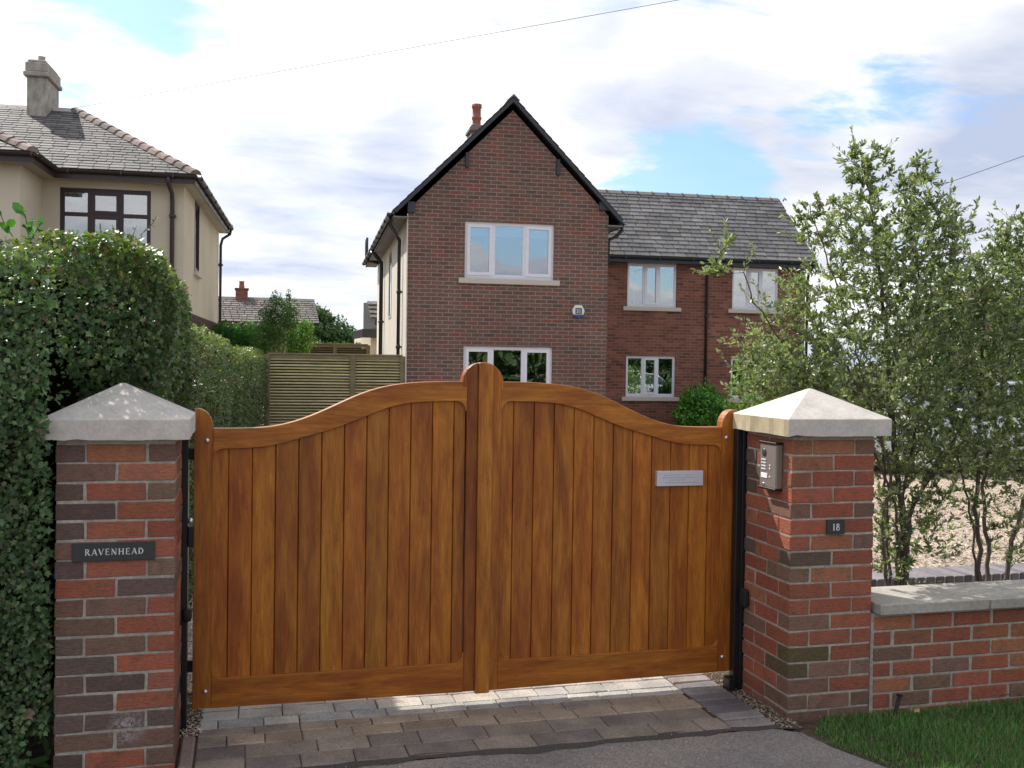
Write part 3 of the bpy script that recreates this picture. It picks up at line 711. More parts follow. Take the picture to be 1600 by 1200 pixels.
p = thing('engraved_plate', 'brushed metal plaque screwed to the right leaf of the wooden gate', 'plaque', (2.384, .4985, 1.0427)); p.scale = (1.0447, 1, 1.0447)
g = MB(); g.cbox(-.120, .120, -.010, .018, -.036, .036, .0012); g.build('plate', 'steel', p)
g = MB()
for k, (a, b) in enumerate(((-.085, .055), (-.095, .07), (-.06, .02), (-.075, .085))): 
    x = a
    while x < b: w = random.uniform(.008, .02); g.box(x, x + w, -.0107, -.0095, .016 - .012 * k, .0178 - .012 * k, (.3, .3, .34)); x += w + .004
g.build('engraving', vmat('engraved_line', .6, 20, .9, 1.1, 0, base=(.33, .33, .37), metal=.5), p)
# ---- intercom on the inner face of the right pillar
p = thing('intercom', 'grey-brown entry intercom with keypad on the inner side of the right pillar', 'intercom', (2.722, .160, 1.138))
g = MB(); prof = [(.0, -.112), (-.026, -.100), (-.040, -.085), (-.046, 0), (-.040, .088), (-.026, .104), (.0, .112)]
g.cbox(-.036, .0, -.079, .079, -.108, .108, .006); g.build('housing', 'intercom', p)
for z_ in (.103, -.116):
    g = MB(); g.cbox(-.041, -.0, -.080, .080, z_, z_ + .012, .003); g.build('trim', 'blackmetal', p)
g = MB(); g.lathe([(.0, -.0395), (.019, -.0395), (.019, -.034)], (0, .035, .062), 20, axis='x'); 
for k in range(-2, 3): g.box(-.0405, -.0394, .035 - .013, .035 + .013, .062 + k * .006 - .0012, .062 + k * .006 + .0012)
g.build('speaker_grille', vmat('grille', .4, 20, .9, 1.1, 0, base=(.08, .08, .085)), p)
for r_ in range(4):
    for c_ in range(3):
        g = MB(); yy = .052 - c_ * .0145; zz = .026 - r_ * .015; g.cbox(-.0395, -.034, yy - .0045, yy + .0045, zz - .0035, zz + .0035, .001); g.build('button', 'button', p)
for yy, zz in ((-.022, .002), (-.022, -.013), (-.022, -.052)):
    g = MB(); g.cbox(-.0395, -.034, yy - .004, yy + .004, zz - .004, zz + .004, .001); g.build('button', 'button', p)
g = MB(); g.cbox(-.039, -.034, .002, .060, -.062, -.038, .001); g.build('name_window', 'button', p)
g = MB(); g.lathe([(.0, -.040), (.006, -.040), (.006, -.034)], (0, .035, -.090), 12, axis='x'); g.build('lock_screw', 'zinc', p)

# ================================================================== the gate
def interp(tab, x):
    return float(np.interp(x, [a for a, b in tab], [b for a, b in tab]))
XM = 1.3225                                                 # mirror line of the two leaves
OUT = [(.13, 1.314), (.20, 1.3135), (.27, 1.314), (.33, 1.3165), (.39, 1.323), (.46, 1.339), (.525, 1.361), (.60, 1.393), (.68, 1.431), (.75, 1.463), (.82, 1.487), (.88, 1.502), (.95, 1.513), (1.03, 1.520), (1.12, 1.5235), (1.24, 1.5245)]
INN = [(.13, 1.226), (.27, 1.228), (.33, 1.2315), (.40, 1.243), (.47, 1.262), (.54, 1.283), (.62, 1.304), (.70, 1.333), (.77, 1.361), (.84, 1.390), (.90, 1.411), (.96, 1.424), (1.04, 1.431), (1.12, 1.434), (1.24, 1.4355)]
def gate_leaf(side):
    f = (lambda x: x) if side == 'L' else (lambda x: 2 * XM - x)
    lab = ('left leaf of the varnished wooden driveway gate, with plain planks' if side == 'L' else 'right leaf of the varnished wooden driveway gate, bearing the metal plaque and centre cover strip')
    K = 1.0447; root = thing('gate_leaf', lab, 'gate', (.2438 + (f(.055) - .2438) * K, .5315, -.072), 0, 'leaves of the wooden driveway gate'); root.scale = (K, K, K)
    ox = f(.055)
    X = lambda x: f(x) - ox
    Y0, Y1 = -.030, .030                                     # local (root at y=.33)
    def band(top, bot, y0=Y0, y1=Y1, col=(1, 1, 1)):
        g = MB(); g.strip([(X(a), b) for a, b in top], [(X(a), b) for a, b in bot], y0, y1, col); return g
    xin0, xin1 = .132, 1.233 if side == 'L' else 1.240
    # top rail: smooth resample, inner corners rounded
    xs = np.array(list(np.linspace(xin0, xin0 + .055, 16)) + list(np.linspace(xin0 + .07, xin1 - .065, 50)) + list(np.linspace(xin1 - .05, xin1, 16)) + [1.2382 if side == 'L' else 1.2458])
    def sm(tab, x): return np.mean([interp(tab, min(max(x + d, .13), 1.24)) for d in np.linspace(-.035, .035, 9)])
    rc = .046
    def inner(x):
        z = sm(INN, x)
        for c, s_ in ((xin0, 1), (xin1, -1)):
            d = (x - c) * s_
            if 0 <= d < rc: z -= rc - math.sqrt(max(rc * rc - (rc - d) ** 2, 0))
        return z
    rail = band([(x, sm(OUT, x)) for x in xs], [(x, inner(min(x, xin1))) for x in xs])
    rail.build('top_rail', 'wood_h', root, .006, True)
    def botz(x):
        z = .238
        for c, s_ in ((xin0, 1), (xin1, -1)):
            d = (x - c) * s_
            if 0 <= d < rc: z += rc - math.sqrt(max(rc * rc - (rc - d) ** 2, 0))
        return z
    bl = band([(x, botz(min(x, xin1))) for x in xs], [(x, .112 - .010 * (x - .06) / 1.2) for x in xs], col=(.92, .86, .85))
    bl.build('bottom_rail', 'wood_h', root, .005, True)
    # hinge stile, rounded head that peaks at the pillar side
    g = MB(); arcp = [(.055, 1.398), (.070, 1.3985), (.085, 1.395), (.100, 1.387), (.113, 1.374), (.123, 1.357), (.129, 1.338), (.131, 1.318)]
    tp = [(x, z) for x, z in arcp]; bt = [(x, .113) for x, z in arcp]
    g.strip([(X(a), b) for a, b in tp], [(X(a), b) for a, b in bt], Y0, Y1, (.93, .9, .9)); g.build('hinge_stile', 'wood_v', root, .006, True)
    # meeting stile with its share of the round head
    def hump(x, c=1.312, r_=.0965, zc=1.516):
        return zc + math.sqrt(max(r_ * r_ - (x - c) ** 2, 0))
    if side == 'L':
        xs2 = list(np.linspace(1.2155, 1.2895, 12)); zs = [hump(x) for x in xs2]
        low = [1.436 if x < 1.2385 else .104 for x in xs2]
        g = MB(); xa = [1.2385] + [x for x in xs2 if x > 1.2385]
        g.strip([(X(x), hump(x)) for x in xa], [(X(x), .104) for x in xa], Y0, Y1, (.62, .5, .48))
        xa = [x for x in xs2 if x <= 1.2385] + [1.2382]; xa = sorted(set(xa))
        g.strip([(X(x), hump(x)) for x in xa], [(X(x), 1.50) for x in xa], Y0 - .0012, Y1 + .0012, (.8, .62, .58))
        g.build('meeting_stile', 'wood_v', root, .004, True)
    else:
        # right leaf: world x runs 1.359..1.405 for the stile and 1.289..1.359 for the cover strip
        xs2 = np.linspace(1.3480, 1.3990, 10); F_ = lambda x: x - ox
        g = MB(); g.strip([(F_(x), hump(x)) for x in xs2] , [(F_(x), .102) for x in xs2], Y0, Y1, (1.05, 1.02, 1))
        xs3 = np.linspace(1.3992, 1.4075, 5)
        g.strip([(F_(x), hump(x)) for x in xs3], [(F_(x), 1.49) for x in xs3], Y0 - .0012, Y1 + .0012, (1.05, 1.02, 1)); g.build('meeting_stile', 'wood_v', root, .004, True)
        xs2 = np.linspace(1.2905, 1.3585, 12)
        g = MB(); g.strip([(F_(x), hump(x)) for x in xs2], [(F_(x), .094) for x in xs2], Y0 - .014, Y1 - .01, (1.06, 1.1, 1.05)); g.build('cover_strip', 'wood_v', root, .005, True)
    # planks
    g = MB(); seams = [.128, .197] + [.197 + .0985 * k for k in range(1, 11)] + [1.236 if side == 'L' else 1.2500]
    for a, b in zip(seams[:-1], seams[1:]):
        q = random.uniform(.86, 1.12); c = (q * random.uniform(.95, 1.04), q * random.uniform(.90, 1.02), q * random.uniform(.8, 1.0))
        a2, b2 = X(a), X(b)
        if a2 > b2: a2, b2 = b2, a2
        w = .0034
        zt0 = sm(INN, a) + .03; zt1 = sm(INN, b) + .03
        if side == 'R': zt0, zt1 = zt1, zt0
        zb = .215; yf, yb = -.016, .010
        vs = [(a2, yf + .009, zb), (a2 + w, yf, zb), (b2 - w, yf, zb), (b2, yf + .009, zb), (b2, yb, zb), (a2, yb, zb)]
        vs += [(x, y, zt0 + (zt1 - zt0) * (x - a2) / (b2 - a2)) for x, y, z in vs]
        F = [(i, (i + 1) % 6, 6 + (i + 1) % 6, 6 + i) for i in range(6)] + [(5, 4, 3, 2, 1, 0), (6, 7, 8, 9, 10, 11)]
        g.mesh(vs, F, c)
    g.build('plank_panel', 'wood_v', root)
    # bead line where panel meets frame, and bolts
    for z in (1.262, .185):
        b = MB(); b.lathe([(.0100, 0), (.0098, -.003), (.0075, -.0065), (.004, -.008), (.0006, -.0085)], (X(.108), Y0, z + (0 if z > 1 else 0)), 14, axis='y'); b.build('coach_bolt', 'zinc', root)
    for z in (1.20, .83, .28):
        g = MB(); x0, x1 = X(.055), X(.020)
        if x0 > x1: x0, x1 = x1, x0
        g.cbox(x0, x1, .0305, .040, z - .025, z + .025, .002); g.build('hinge_strap', 'blackmetal', root)
    return root
random.seed(5)
GL = gate_leaf('L'); GR = gate_leaf('R')

# steel hanging posts and stops
p = thing('steel_post', 'slim black steel hanging post behind the left pillar', 'post', (.010, .52, 0), 0, 'steel posts carrying the gate')
g = MB(); g.cbox(-.030, .014, -.06, .05, -.10, 1.30, .002); g.build('post', 'blackmetal', p)
g = MB(); g.lathe([(.0, -.0), (.011, .0), (.011, .022), (.0, .022)], (.026, -.06, .885), 12); g.build('hinge_bolt', 'zinc', p)
g = MB(); g.cbox(.0145, .040, -.07, -.02, .78, .87, .004); g.build('hinge_block', 'blackmetal', p)
g = MB(); g.lathe([(.004, -.03), (.018, -.022), (.022, 0), (.018, .022), (.004, .03)], (.014, -.07, .48), 14); g.build('door_stop', 'rubber', p)
p = thing('steel_post', 'broad black steel hanging post filling the gap beside the right pillar', 'post', (2.715, .47, 0), 0, 'steel posts carrying the gate')
g = MB(); g.cbox(-.040, .06, -.024, .022, -.10, 1.345, .003); g.cbox(-.012, .005, -.034, -.0245, -.08, 1.30, .002); g.build('post', 'blackmetal', p)
g = MB(); g.cbox(-.075, -.0405, -.05, .02, -.06, .030, .004); g.build('foot_bracket', 'blackmetal', p)
g = MB(); g.cbox(-.025, .004, -.10, -.035, .40, .49, .01); g.build('door_stop', 'rubber', p)

# ================================================================== houses
PSI = -0.0686
def wall(g, plane, c, a0, a1, z0, z1, holes, d=.10, sgn=1):
    """rectangular wall face with window openings and reveals. plane 's': wall in s-z at t=c ; 't': wall in t-z at s=c. sgn: direction of the inside"""
    A = sorted({a0, a1} | {h[0] for h in holes} | {h[1] for h in holes}); Z = sorted({z0, z1} | {h[2] for h in holes} | {h[3] for h in holes})
    P = (lambda a, z, o=0: (a, c + o * sgn, z)) if plane == 's' else (lambda a, z, o=0: (c + o * sgn, a, z))
    fl = (plane == 's') == (sgn > 0)
    def q(*p): g.face(p if fl else p[::-1])
    for i in range(len(A) - 1):
        for j in range(len(Z) - 1):
            ma, mz = (A[i] + A[i + 1]) / 2, (Z[j] + Z[j + 1]) / 2
            if any(h[0] < ma < h[1] and h[2] < mz < h[3] for h in holes): continue
            q(P(A[i], Z[j]), P(A[i + 1], Z[j]), P(A[i + 1], Z[j + 1]), P(A[i], Z[j + 1]))
    for h in holes:
        l, r, b, t = h[:4]
        q(P(l, b), P(l, t), P(l, t, d), P(l, b, d)); q(P(r, t), P(r, b), P(r, b, d), P(r, t, d))
        q(P(r, b), P(l, b), P(l, b, d), P(r, b, d)); q(P(l, t), P(r, t), P(r, t, d), P(l, t, d))
def window(root, s0, s1, z0, z1, t, lights, mat='pvcwhite', fr=.055, inset=.045, sill=True, blind=None, label=None, transom=None, plane='s'):
    """lights: list of (fraction end, has_sash)"""
    g = MB(); gl = MB(); W = s1 - s0; y0 = t + inset; y1 = y0 + .06
    B = g.box
    if plane == 't':
        ob, og = g.box, gl.box
        B = lambda a, b, c, d, e, f: ob(c, d, a, b, e, f); GB = lambda a, b, c, d, e, f: og(c, d, a, b, e, f)
    else: GB = gl.box
    B(s0, s1, y0, y1, z0, z0 + fr * 1.25); B(s0, s1, y0, y1, z1 - fr, z1)
    B(s0, s0 + fr, y0, y1, z0 + fr * 1.25, z1 - fr); B(s1 - fr, s1, y0, y1, z0 + fr * 1.25, z1 - fr)
    x = s0; edges = [s0 + fr]
    for f, sash in lights[:-1]: edges += [s0 + W * f - fr * .5, s0 + W * f + fr * .5]; B(s0 + W * f - fr * .5, s0 + W * f + fr * .5, y0, y1, z0 + fr * 1.25, z1 - fr)
    edges.append(s1 - fr)
    zb, zt = z0 + fr * 1.25, z1 - fr
    for k, (f, sash) in enumerate(lights):
        a, b = edges[2 * k], edges[2 * k + 1]
        segs = [(zb, zt)]
        if transom: 
            zz = z0 + (z1 - z0) * transom; B(a, b, y0, y1, zz - fr * .4, zz + fr * .4); segs = [(zb, zz - fr * .4), (zz + fr * .4, zt)]
        for (c, d) in segs:
            q = .050 if sash else .012
            if sash or True:
                yy0, yy1 = (y0 - .014, y0 + .03) if sash else (y0 + .012, y0 + .03)
                B(a - (.008 if sash else 0), b + (.008 if sash else 0), yy0, yy1, c - (.008 if sash else 0), c + q); B(a - (.008 if sash else 0), b + (.008 if sash else 0), yy0, yy1, d - q, d + (.008 if sash else 0))
                B(a - (.008 if sash else 0), a + q, yy0, yy1, c + q, d - q); B(b - q, b + (.008 if sash else 0), yy0, yy1, c + q, d - q)
            GB(a + q - .004, b - q + .004, y0 + .018, y0 + .022, c + q - .004, d - q + .004)
    w = g.build('window', mat, root); gl.build('glass', 'glass', w)
    if label: w['label'] = label
    if sill:
        g = MB(); g.cbox(s0 - .115, s1 + .115, t - .055, t + .045, z0 - .105, z0 - .002, .008); g.build('sill', 'sillstone', w)
    if blind == 'roller':
        g = MB(); g.box(s0 + .06, s1 - .06, y1 + .03, y1 + .035, z1 - .24 * (z1 - z0), z1 - .05); g.build('blind', 'blind', w)
    if blind in ('net', 'side', 'full'):
        rng_ = {'net': [(0, 1)], 'full': [(0, 1)], 'side': [(0, .2), (.8, 1)]}[blind]
        for a, b in rng_:
            g = MB()
            n = max(int((b - a) * 44), 8); xs = np.linspace(s0 + .05 + (W - .1) * a, s0 + .05 + (W - .1) * b, n)
            yy = [y1 + .07 + .022 * math.sin(i * 1.9) for i in range(n)]
            zt_ = [z1 - .05 - (.17 if blind == 'net' else 0) + (.03 * abs(math.sin(i * .42)) if blind == 'net' else 0) for i in range(n)]
            for i in range(n - 1):
                g.face([(xs[i], yy[i], z0 + .05), (xs[i + 1], yy[i + 1], z0 + .05), (xs[i + 1], yy[i + 1], zt_[i + 1]), (xs[i], yy[i], zt_[i])], smooth=True)
            g.build('curtain', 'curtain', w)
    return w
SL = [(.14, .136, .14), (.15, .145, .15), (.13, .125, .13), (.165, .157, .155), (.14, .132, .125)]
def slates(root, name, o, u, v, L_, vlen, clip, cols=SL, wd=.25, ht=.19, mat='slate', th=.014, gap=.006):
    """real slates lying on the plane o + a*u + b*v"""
    g = MB(); o, u, v = Vector(o), Vector(u).normalized(), Vector(v).normalized(); n = u.cross(v)
    if n.z < 0: n = -n
    flip = u.cross(v).z < 0
    rows = int(math.ceil(vlen / ht))
    for r_ in range(rows):
        b0, b1 = r_ * ht, min((r_ + 1) * ht + .03, vlen + .02)
        lo, hi = clip(b0 + ht * .5)
        x = lo - (wd * .5 if r_ % 2 else 0) - random.uniform(0, .02)
        while x < hi:
            w = wd * random.uniform(.88, 1.12); a, b = max(x, lo), min(x + w - .006, hi)
            if b - a > .03:
                q = random.uniform(.74, 1.2); c = random.choice(cols); c = tuple(k * q for k in c)
                j = random.uniform(-.005, .005); t1 = th + random.uniform(-.002, .004)
                p = [o + u * a + v * (b0 + j) + n * t1, o + u * b + v * (b0 + j + random.uniform(-.003, .003)) + n * t1, o + u * b + v * b1 + n * .002, o + u * a + v * b1 + n * .002]
                q_ = [p[0] - n * th, p[1] - n * th]
                f1 = [p[0], p[1], p[2], p[3]]; f2 = [q_[0], q_[1], p[1], p[0]]; f3 = [q_[0], p[0], p[3]]; f4 = [p[1], q_[1], p[2]]
                for f in (f1, f2, f3, f4): g.face(f[::-1] if flip else f, c)
            x += w + gap
    return g.build(name, mat, root)

# ---- the brick house with the gable and the set-back wing ------------------
H = thing('brick_house', 'red-brown brick house with a steep front gable and a set-back slated wing', 'house', (3.267, 14.753, 0), PSI)
gw = [(1.085, 2.832, 3.225, 4.305), (1.085, 2.832, .66, 1.925)]
g = MB(); wall(g, 's', 0, 0, 3.92, -.3, 4.36, gw)
g.face([(0, 0, 4.36), (3.92, 0, 4.36), (3.92, 0, 4.52), (1.98, 0, 6.46), (.0, 0, 4.48)])
wall(g, 't', 3.92, 0, 5.7, -.3, 4.5, [], sgn=-1)
g.build('gable_wall', 'brick_gable', H)
g = MB(); wall(g, 't', 0, 0.0, 9.3, -.3, 4.5, [(4.0, 4.8, 2.6, 4.15)], sgn=1); wall(g, 's', 9.3, 0, 3.92, -.3, 4.5, [], sgn=-1)
g.face([(3.92, 9.3, 4.5), (0, 9.3, 4.5), (1.96, 9.3, 6.4)])
g.build('side_wall', 'renderwhite', H)
g = MB(); g.box(-.022, -.002, -.012, .10, -.2, 4.40); g.build('corner_bead', 'renderwhite', H)
ww = [(6.134, 7.464, 3.105, 4.212), (6.134, 7.464, .79, 1.845), (8.994, 10.292, 3.11, 4.191), (8.994, 10.292, .76, 1.83)]
g = MB(); wall(g, 's', 5.7, 3.92, 11.05, -.3, 4.36, ww); wall(g, 't', 11.05, 5.7, 9.9, -.3, 4.36, [], sgn=-1)
g.face([(11.05, 5.7, 4.36), (11.05, 9.9, 4.36), (11.05, 7.75, 6.3)])
wall(g, 's', 9.9, 3.92, 11.05, -.3, 4.36, [], sgn=-1)
g.build('wing_wall', 'brick_wing', H)
g = MB(); g.box(.06, 3.86, .15, 9.2, 2.15, 2.45); g.box(.06, 3.86, .15, 9.2, 4.37, 4.45); g.box(.06, 3.86, 3.6, 3.7, -.2, 4.3); g.box(.06, 3.86, .15, 9.2, -.15, -.02)
g.box(4.0, 10.9, 5.85, 9.8, 2.15, 2.45); g.box(3.95, 10.95, 5.8, 9.8, 4.34, 4.40); g.box(4.0, 10.9, 8.6, 8.7, -.2, 4.3); g.box(8.2, 8.3, 5.85, 9.8, -.2, 4.3); g.box(4.0, 10.9, 5.85, 9.8, -.15, -.02)
g.build('room_walls', 'interior', H)
window(H, *gw[0], 0, [(.318, 1), (.672, 0), (1, 1)], blind='roller', label='wide upper three-light white window under the gable')
window(H, *gw[1], 0, [(.318, 1), (.672, 0), (1, 1)], label='wide lower three-light white window behind the gate')
window(H, *ww[0], 5.7, [(.345, 0), (.64, 1), (1, 0)], blind='net', label='upper wing window with scalloped net curtain')
window(H, *ww[1], 5.7, [(.345, 0), (.64, 1), (1, 0)], label='lower wing window with dark panes')
window(H, *ww[2], 5.7, [(.345, 0), (.64, 1), (1, 0)], blind='roller', label='upper wing window nearest the tall shrub')
window(H, *ww[3], 5.7, [(.345, 0), (.64, 1), (1, 0)], label='lower wing window half hidden by leaves')
window(H, 4.0, 4.8, 2.6, 4.15, 0.0, [(1, 0)], plane='t', sill=False, mat='soffit', inset=-.01)
# roofs
def roofdeck(root, poly3, th=.045, name='roof_deck', mat='felt'):
    g = MB(); n = tri_n([Vector(p) for p in poly3]);
    if n.z < 0: poly3 = poly3[::-1]; n = -n
    lo = [Vector(p) - n * th for p in poly3]; hi = [Vector(p) - n * .004 for p in poly3]; k = len(poly3)
    g.mesh(hi + lo, [tuple(range(k)), tuple(range(k, 2 * k))[::-1]] + [(i, k + i, k + (i + 1) % k, (i + 1) % k) for i in range(k)])
    return g.build(name, mat, root)
RZ, RS = 6.70, 1.97
q2 = math.sqrt(.5)
t0, t1 = -.10, 10.3
el, er = -.26, 4.16
sl_l = (RS - el); z_l = RZ - sl_l * 1.0; sl_r = er - RS; z_r = RZ - sl_r * 1.02
roofdeck(H, [(el, t0, z_l), (el, t1, z_l), (RS, t1, RZ), (RS, t0, RZ)]); roofdeck(H, [(er, t0, z_r), (RS, t0, RZ), (RS, t1, RZ), (er, t1, z_r)])
slates(H, 'roof', (el - .03, t0 - .02, z_l - .03), (0, 1, 0), (1, 0, 1), t1 - t0, math.hypot(sl_l, RZ - z_l) + .04, lambda v: (0, t1 - t0 + .04))
slates(H, 'roof', (er + .03, t0 - .02, z_r - .03), (0, 1, 0), (-1, 0, 1.02), t1 - t0, math.hypot(sl_r, RZ - z_r) + .04, lambda v: (0, t1 - t0 + .04))
g = MB(); y = t0 - .03
while y < t1: g.prism([(RS - .12, RZ - .075), (RS, RZ + .045), (RS + .12, RZ - .075), (RS, RZ + .0)], 'y', y, y + .44); y += .45
g.build('ridge', 'paint_ridge', H)
DG = (.055, .06, .07)
bm_ = vmat('slate_grey_bargeboard', .6, 20, .85, 1.15, 0, base=(.052, .056, .068))
def barge(root, x0, z0, x1, z1, ta, tb, w=.062):
    g = MB(); d = Vector((x1 - x0, z1 - z0)).normalized(); n = Vector((-d.y, d.x));
    if n.y > 0: n = -n
    g.prism([(x0, z0), (x1, z1), (x1 + n.x * w if False else x1, z1 - w / abs(d.x) * 1.0), (x0 + n.x * w, z0 + n.y * w)], 'y', ta, tb)
    g.build('barge_board', bm_, root)
barge(H, el - .02, z_l - .035, RS, RZ - .02, t0 - .025, t0 + .01); barge(H, er + .02, z_r - .035, RS, RZ - .02, t0 - .026, t0 + .009)
for a, b, c, d in ((1.07, 1.135, 5.32, 5.60), (2.85, 2.915, 5.26, 5.56), (3.72, 3.92, 4.62, 4.78), (-.02, .12, 4.42, 4.62)):
    g = MB(); g.cbox(a, b, t0 + .03, .03, c, d, .005); g.build('purlin_end', bm_, H)
g = MB(); g.box(el - .03, .02, t0 + .01, t1 - .05, z_l - .16, z_l - .135); g.box(3.88, er + .02, t0 + .01, 5.6, z_r - .16, z_r - .135); g.build('soffit', 'soffit_grey', H)
def halfpipe(g, p0, p1, r_=.055, n=7):
    p0, p1 = Vector(p0), Vector(p1); t = (p1 - p0).normalized(); s_ = t.cross(Vector((0, 0, 1))).normalized()
    ring = [(math.cos(math.pi * (1 + i / n)), math.sin(math.pi * (1 + i / n))) for i in range(n + 1)]
    o = [p + s_ * (a * r_) + Vector((0, 0, b * r_)) for p in (p0, p1) for a, b in ring]; i_ = [p + s_ * (a * r_ * .85) + Vector((0, 0, b * r_ * .85)) for p in (p0, p1) for a, b in ring]
    k = n + 1
    F = [(i, i + 1, k + i + 1, k + i) for i in range(n)] + [(2 * k + i + 1, 2 * k + i, 3 * k + i, 3 * k + i + 1) for i in range(n)]
    F += [(0, k, 3 * k, 2 * k), (k - 1, 3 * k - 1, 4 * k - 1, 2 * k - 1)] + [(i, 2 * k + i, 2 * k + i + 1, i + 1) for i in range(n)] + [(k + i, k + i + 1, 3 * k + i + 1, 3 * k + i) for i in range(n)]
    g.mesh(o + i_, F)
def gutter(root, p0, p1, mat='pvcblack', face=.13):
    g = MB(); halfpipe(g, p0, p1); p0, p1 = Vector(p0), Vector(p1); t = (p1 - p0); L_ = t.length; t.normalize()
    s_ = t.cross(Vector((0, 0, 1)))
    k = 0
    while k * .9 + .2 < L_:
        c = p0 + t * (k * .9 + .2); g.mesh([c + t * a + s_ * b + Vector((0, 0, h)) for a in (-.015, .015) for b in (-.061, .061) for h in (-.062, .006)], [(0, 1, 3, 2), (4, 6, 7, 5), (0, 4, 5, 1), (2, 3, 7, 6), (1, 5, 7, 3), (0, 2, 6, 4)]); k += 1
    return g.build('gutter', mat, root)
def downpipe(root, pts, mat='pvcblack', r_=.036, clips=()):
    g = MB(); g.tube(pts, r_, 10)
    for c in clips: g.cbox(c[0] - r_ - .012, c[0] + r_ + .03, c[1] - r_ - .01, c[1] + r_ + .01, c[2] - .018, c[2] + .018, .003); g.tube([(c[0], c[1], c[2] - .04), (c[0], c[1], c[2] + .04)], r_ + .008, 10)
    return g.build('downpipe', mat, root)
gutter(H, (el - .075, t0 + .02, z_l - .06), (el - .075, t1, z_l - .06)); gutter(H, (er + .075, 5.3, z_r - .06), (er + .075, t0 + .0, z_r - .06))
g = MB(); g.box(el - .02, el - .0, t0 + .012, t1 - .02, z_l - .17, z_l - .03); g.box(er, er + .02, t0 + .012, 5.3, z_r - .17, z_r - .03); g.build('fascia', bm_, H)
downpipe(H, [(el - .075, .25, z_l - .1), (el - .07, .28, z_l - .22), (el + .10, .9, z_l - .36), (-.07, 1.1, z_l - .45), (-.07, 1.14, z_l - .6), (-.07, 1.14, 0)], clips=[(-.07, 1.14, 3.0), (-.07, 1.14, 1.9)])
downpipe(H, [(el - .07, 6.2, z_l - .12), (-.08, 6.4, z_l - .40), (-.08, 6.43, z_l - .6), (-.08, 6.43, 0)], r_=.05, clips=[(-.08, 6.43, 2.6)])
downpipe(H, [(er + .075, .10, z_r - .1), (er + .07, .12, z_r - .2), (er - .03, .15, z_r - .32), (3.98, .18, z_r - .40), (3.97, .2, z_r - .9)])
g = MB(); g.tube([(-.02, 8.3, 4.25), (-.30, 8.3, 4.3), (-.36, 8.3, 4.42), (-.36, 8.3, 4.92)], .045, 10); g.build('vent_pipe', 'pvcblack', H)
# wing roof
we, wr, wt0, wt1 = 11.2, 11.12, 5.42, 7.72
zz0, zz1 = 4.40, 6.38; ws = (zz1 - zz0) / (wt1 - wt0)
roofdeck(H, [(4.3, wt0, zz0), (we, wt0, zz0), (we, wt1, zz1), (2.3, wt1, zz1)]); roofdeck(H, [(we, wt1, zz1), (we, 10.1, zz0), (3.9, 10.1, zz0), (2.3, wt1, zz1)])
vl = math.hypot(wt1 - wt0, zz1 - zz0)
slates(H, 'wing_roof', (4.2, wt0 - .03, zz0 - .026), (1, 0, 0), (0, 1, ws), we - 4.2, vl + .04, lambda v: (-v * .78 - .1, we - 4.2 + .03), wd=.30, ht=.188, cols=[(.155, .148, .152), (.14, .134, .136), (.17, .162, .160), (.145, .139, .13)], th=.022, gap=.012)
slates(H, 'wing_roof', (4.2, 10.13, zz0 - .026), (1, 0, 0), (0, -1, zz1 - zz0 and (zz1 - zz0) / (10.1 - wt1)), we - 4.2, 3.1, lambda v: (-1, we - 4.2 + .03))
g = MB(); x = 2.6
while x < we: g.prism([(wt1 - .12, zz1 - .07), (wt1, zz1 + .03), (wt1 + .12, zz1 - .07), (wt1, zz1)], 'x', x, min(x + .425, we)); g.tube([(x + .44, wt1 - .1, zz1 - .03), (x + .44, wt1, zz1 + .045), (x + .44, wt1 + .1, zz1 - .03)], .018, 6); x += .44
g.build('ridge', 'paint_ridge', H)
gutter(H, (3.95, wt0 - .075, zz0 - .05), (we, wt0 - .075, zz0 - .05))
g = MB(); g.box(3.93, we, wt0 - .018, wt0 + .0, zz0 - .19, zz0 - .025); g.box(3.93, we, wt0, 5.69, zz0 - .19, zz0 - .165); g.build('fascia', 'pvcblack', H)
g = MB(); g.prism([(wt0, zz0 - .16), (wt0, zz0 - .02), (wt1, zz1 - .02), (10.1, zz0 - .02), (10.1, zz0 - .16), (wt1, zz1 - .17)], 'x', we + .0, we + .02); g.build('barge_board', bm_, H)
downpipe(H, [(8.27, wt0 - .07, zz0 - .1), (8.27, wt0 - .05, zz0 - .2), (8.27, 5.60, zz0 - .33), (8.27, 5.65, zz0 - .5), (8.27, 5.65, 0)], clips=[(8.27, 5.65, 2.9), (8.27, 5.65, 1.2)])
downpipe(H, [(11.12, wt0 - .07, zz0 - .1), (11.1, 5.62, zz0 - .33), (11.09, 5.65, zz0 - .5), (11.09, 5.65, 0)])
# chimney
g = MB(); g.box(1.80, 2.28, 4.1, 4.75, 6.0, 6.98); c_ = g.build('chimney', 'brick_gable', H)
g = MB(); g.cbox(1.76, 2.32, 4.06, 4.79, 6.98, 7.06, .01); g.cbox(1.80, 2.28, 4.1, 4.75, 7.06, 7.12, .01); g.build('flaunching', 'paint_ridge', c_)
g = MB(); g.lathe([(.105, 0), (.115, .05), (.10, .07), (.10, .20), (.118, .22), (.118, .26), (.10, .28), (.10, .46), (.12, .48), (.12, .56), (.09, .56)], (1.97, 4.42, 7.10), 16); g.build('chimney_pot', 'pot', c_)

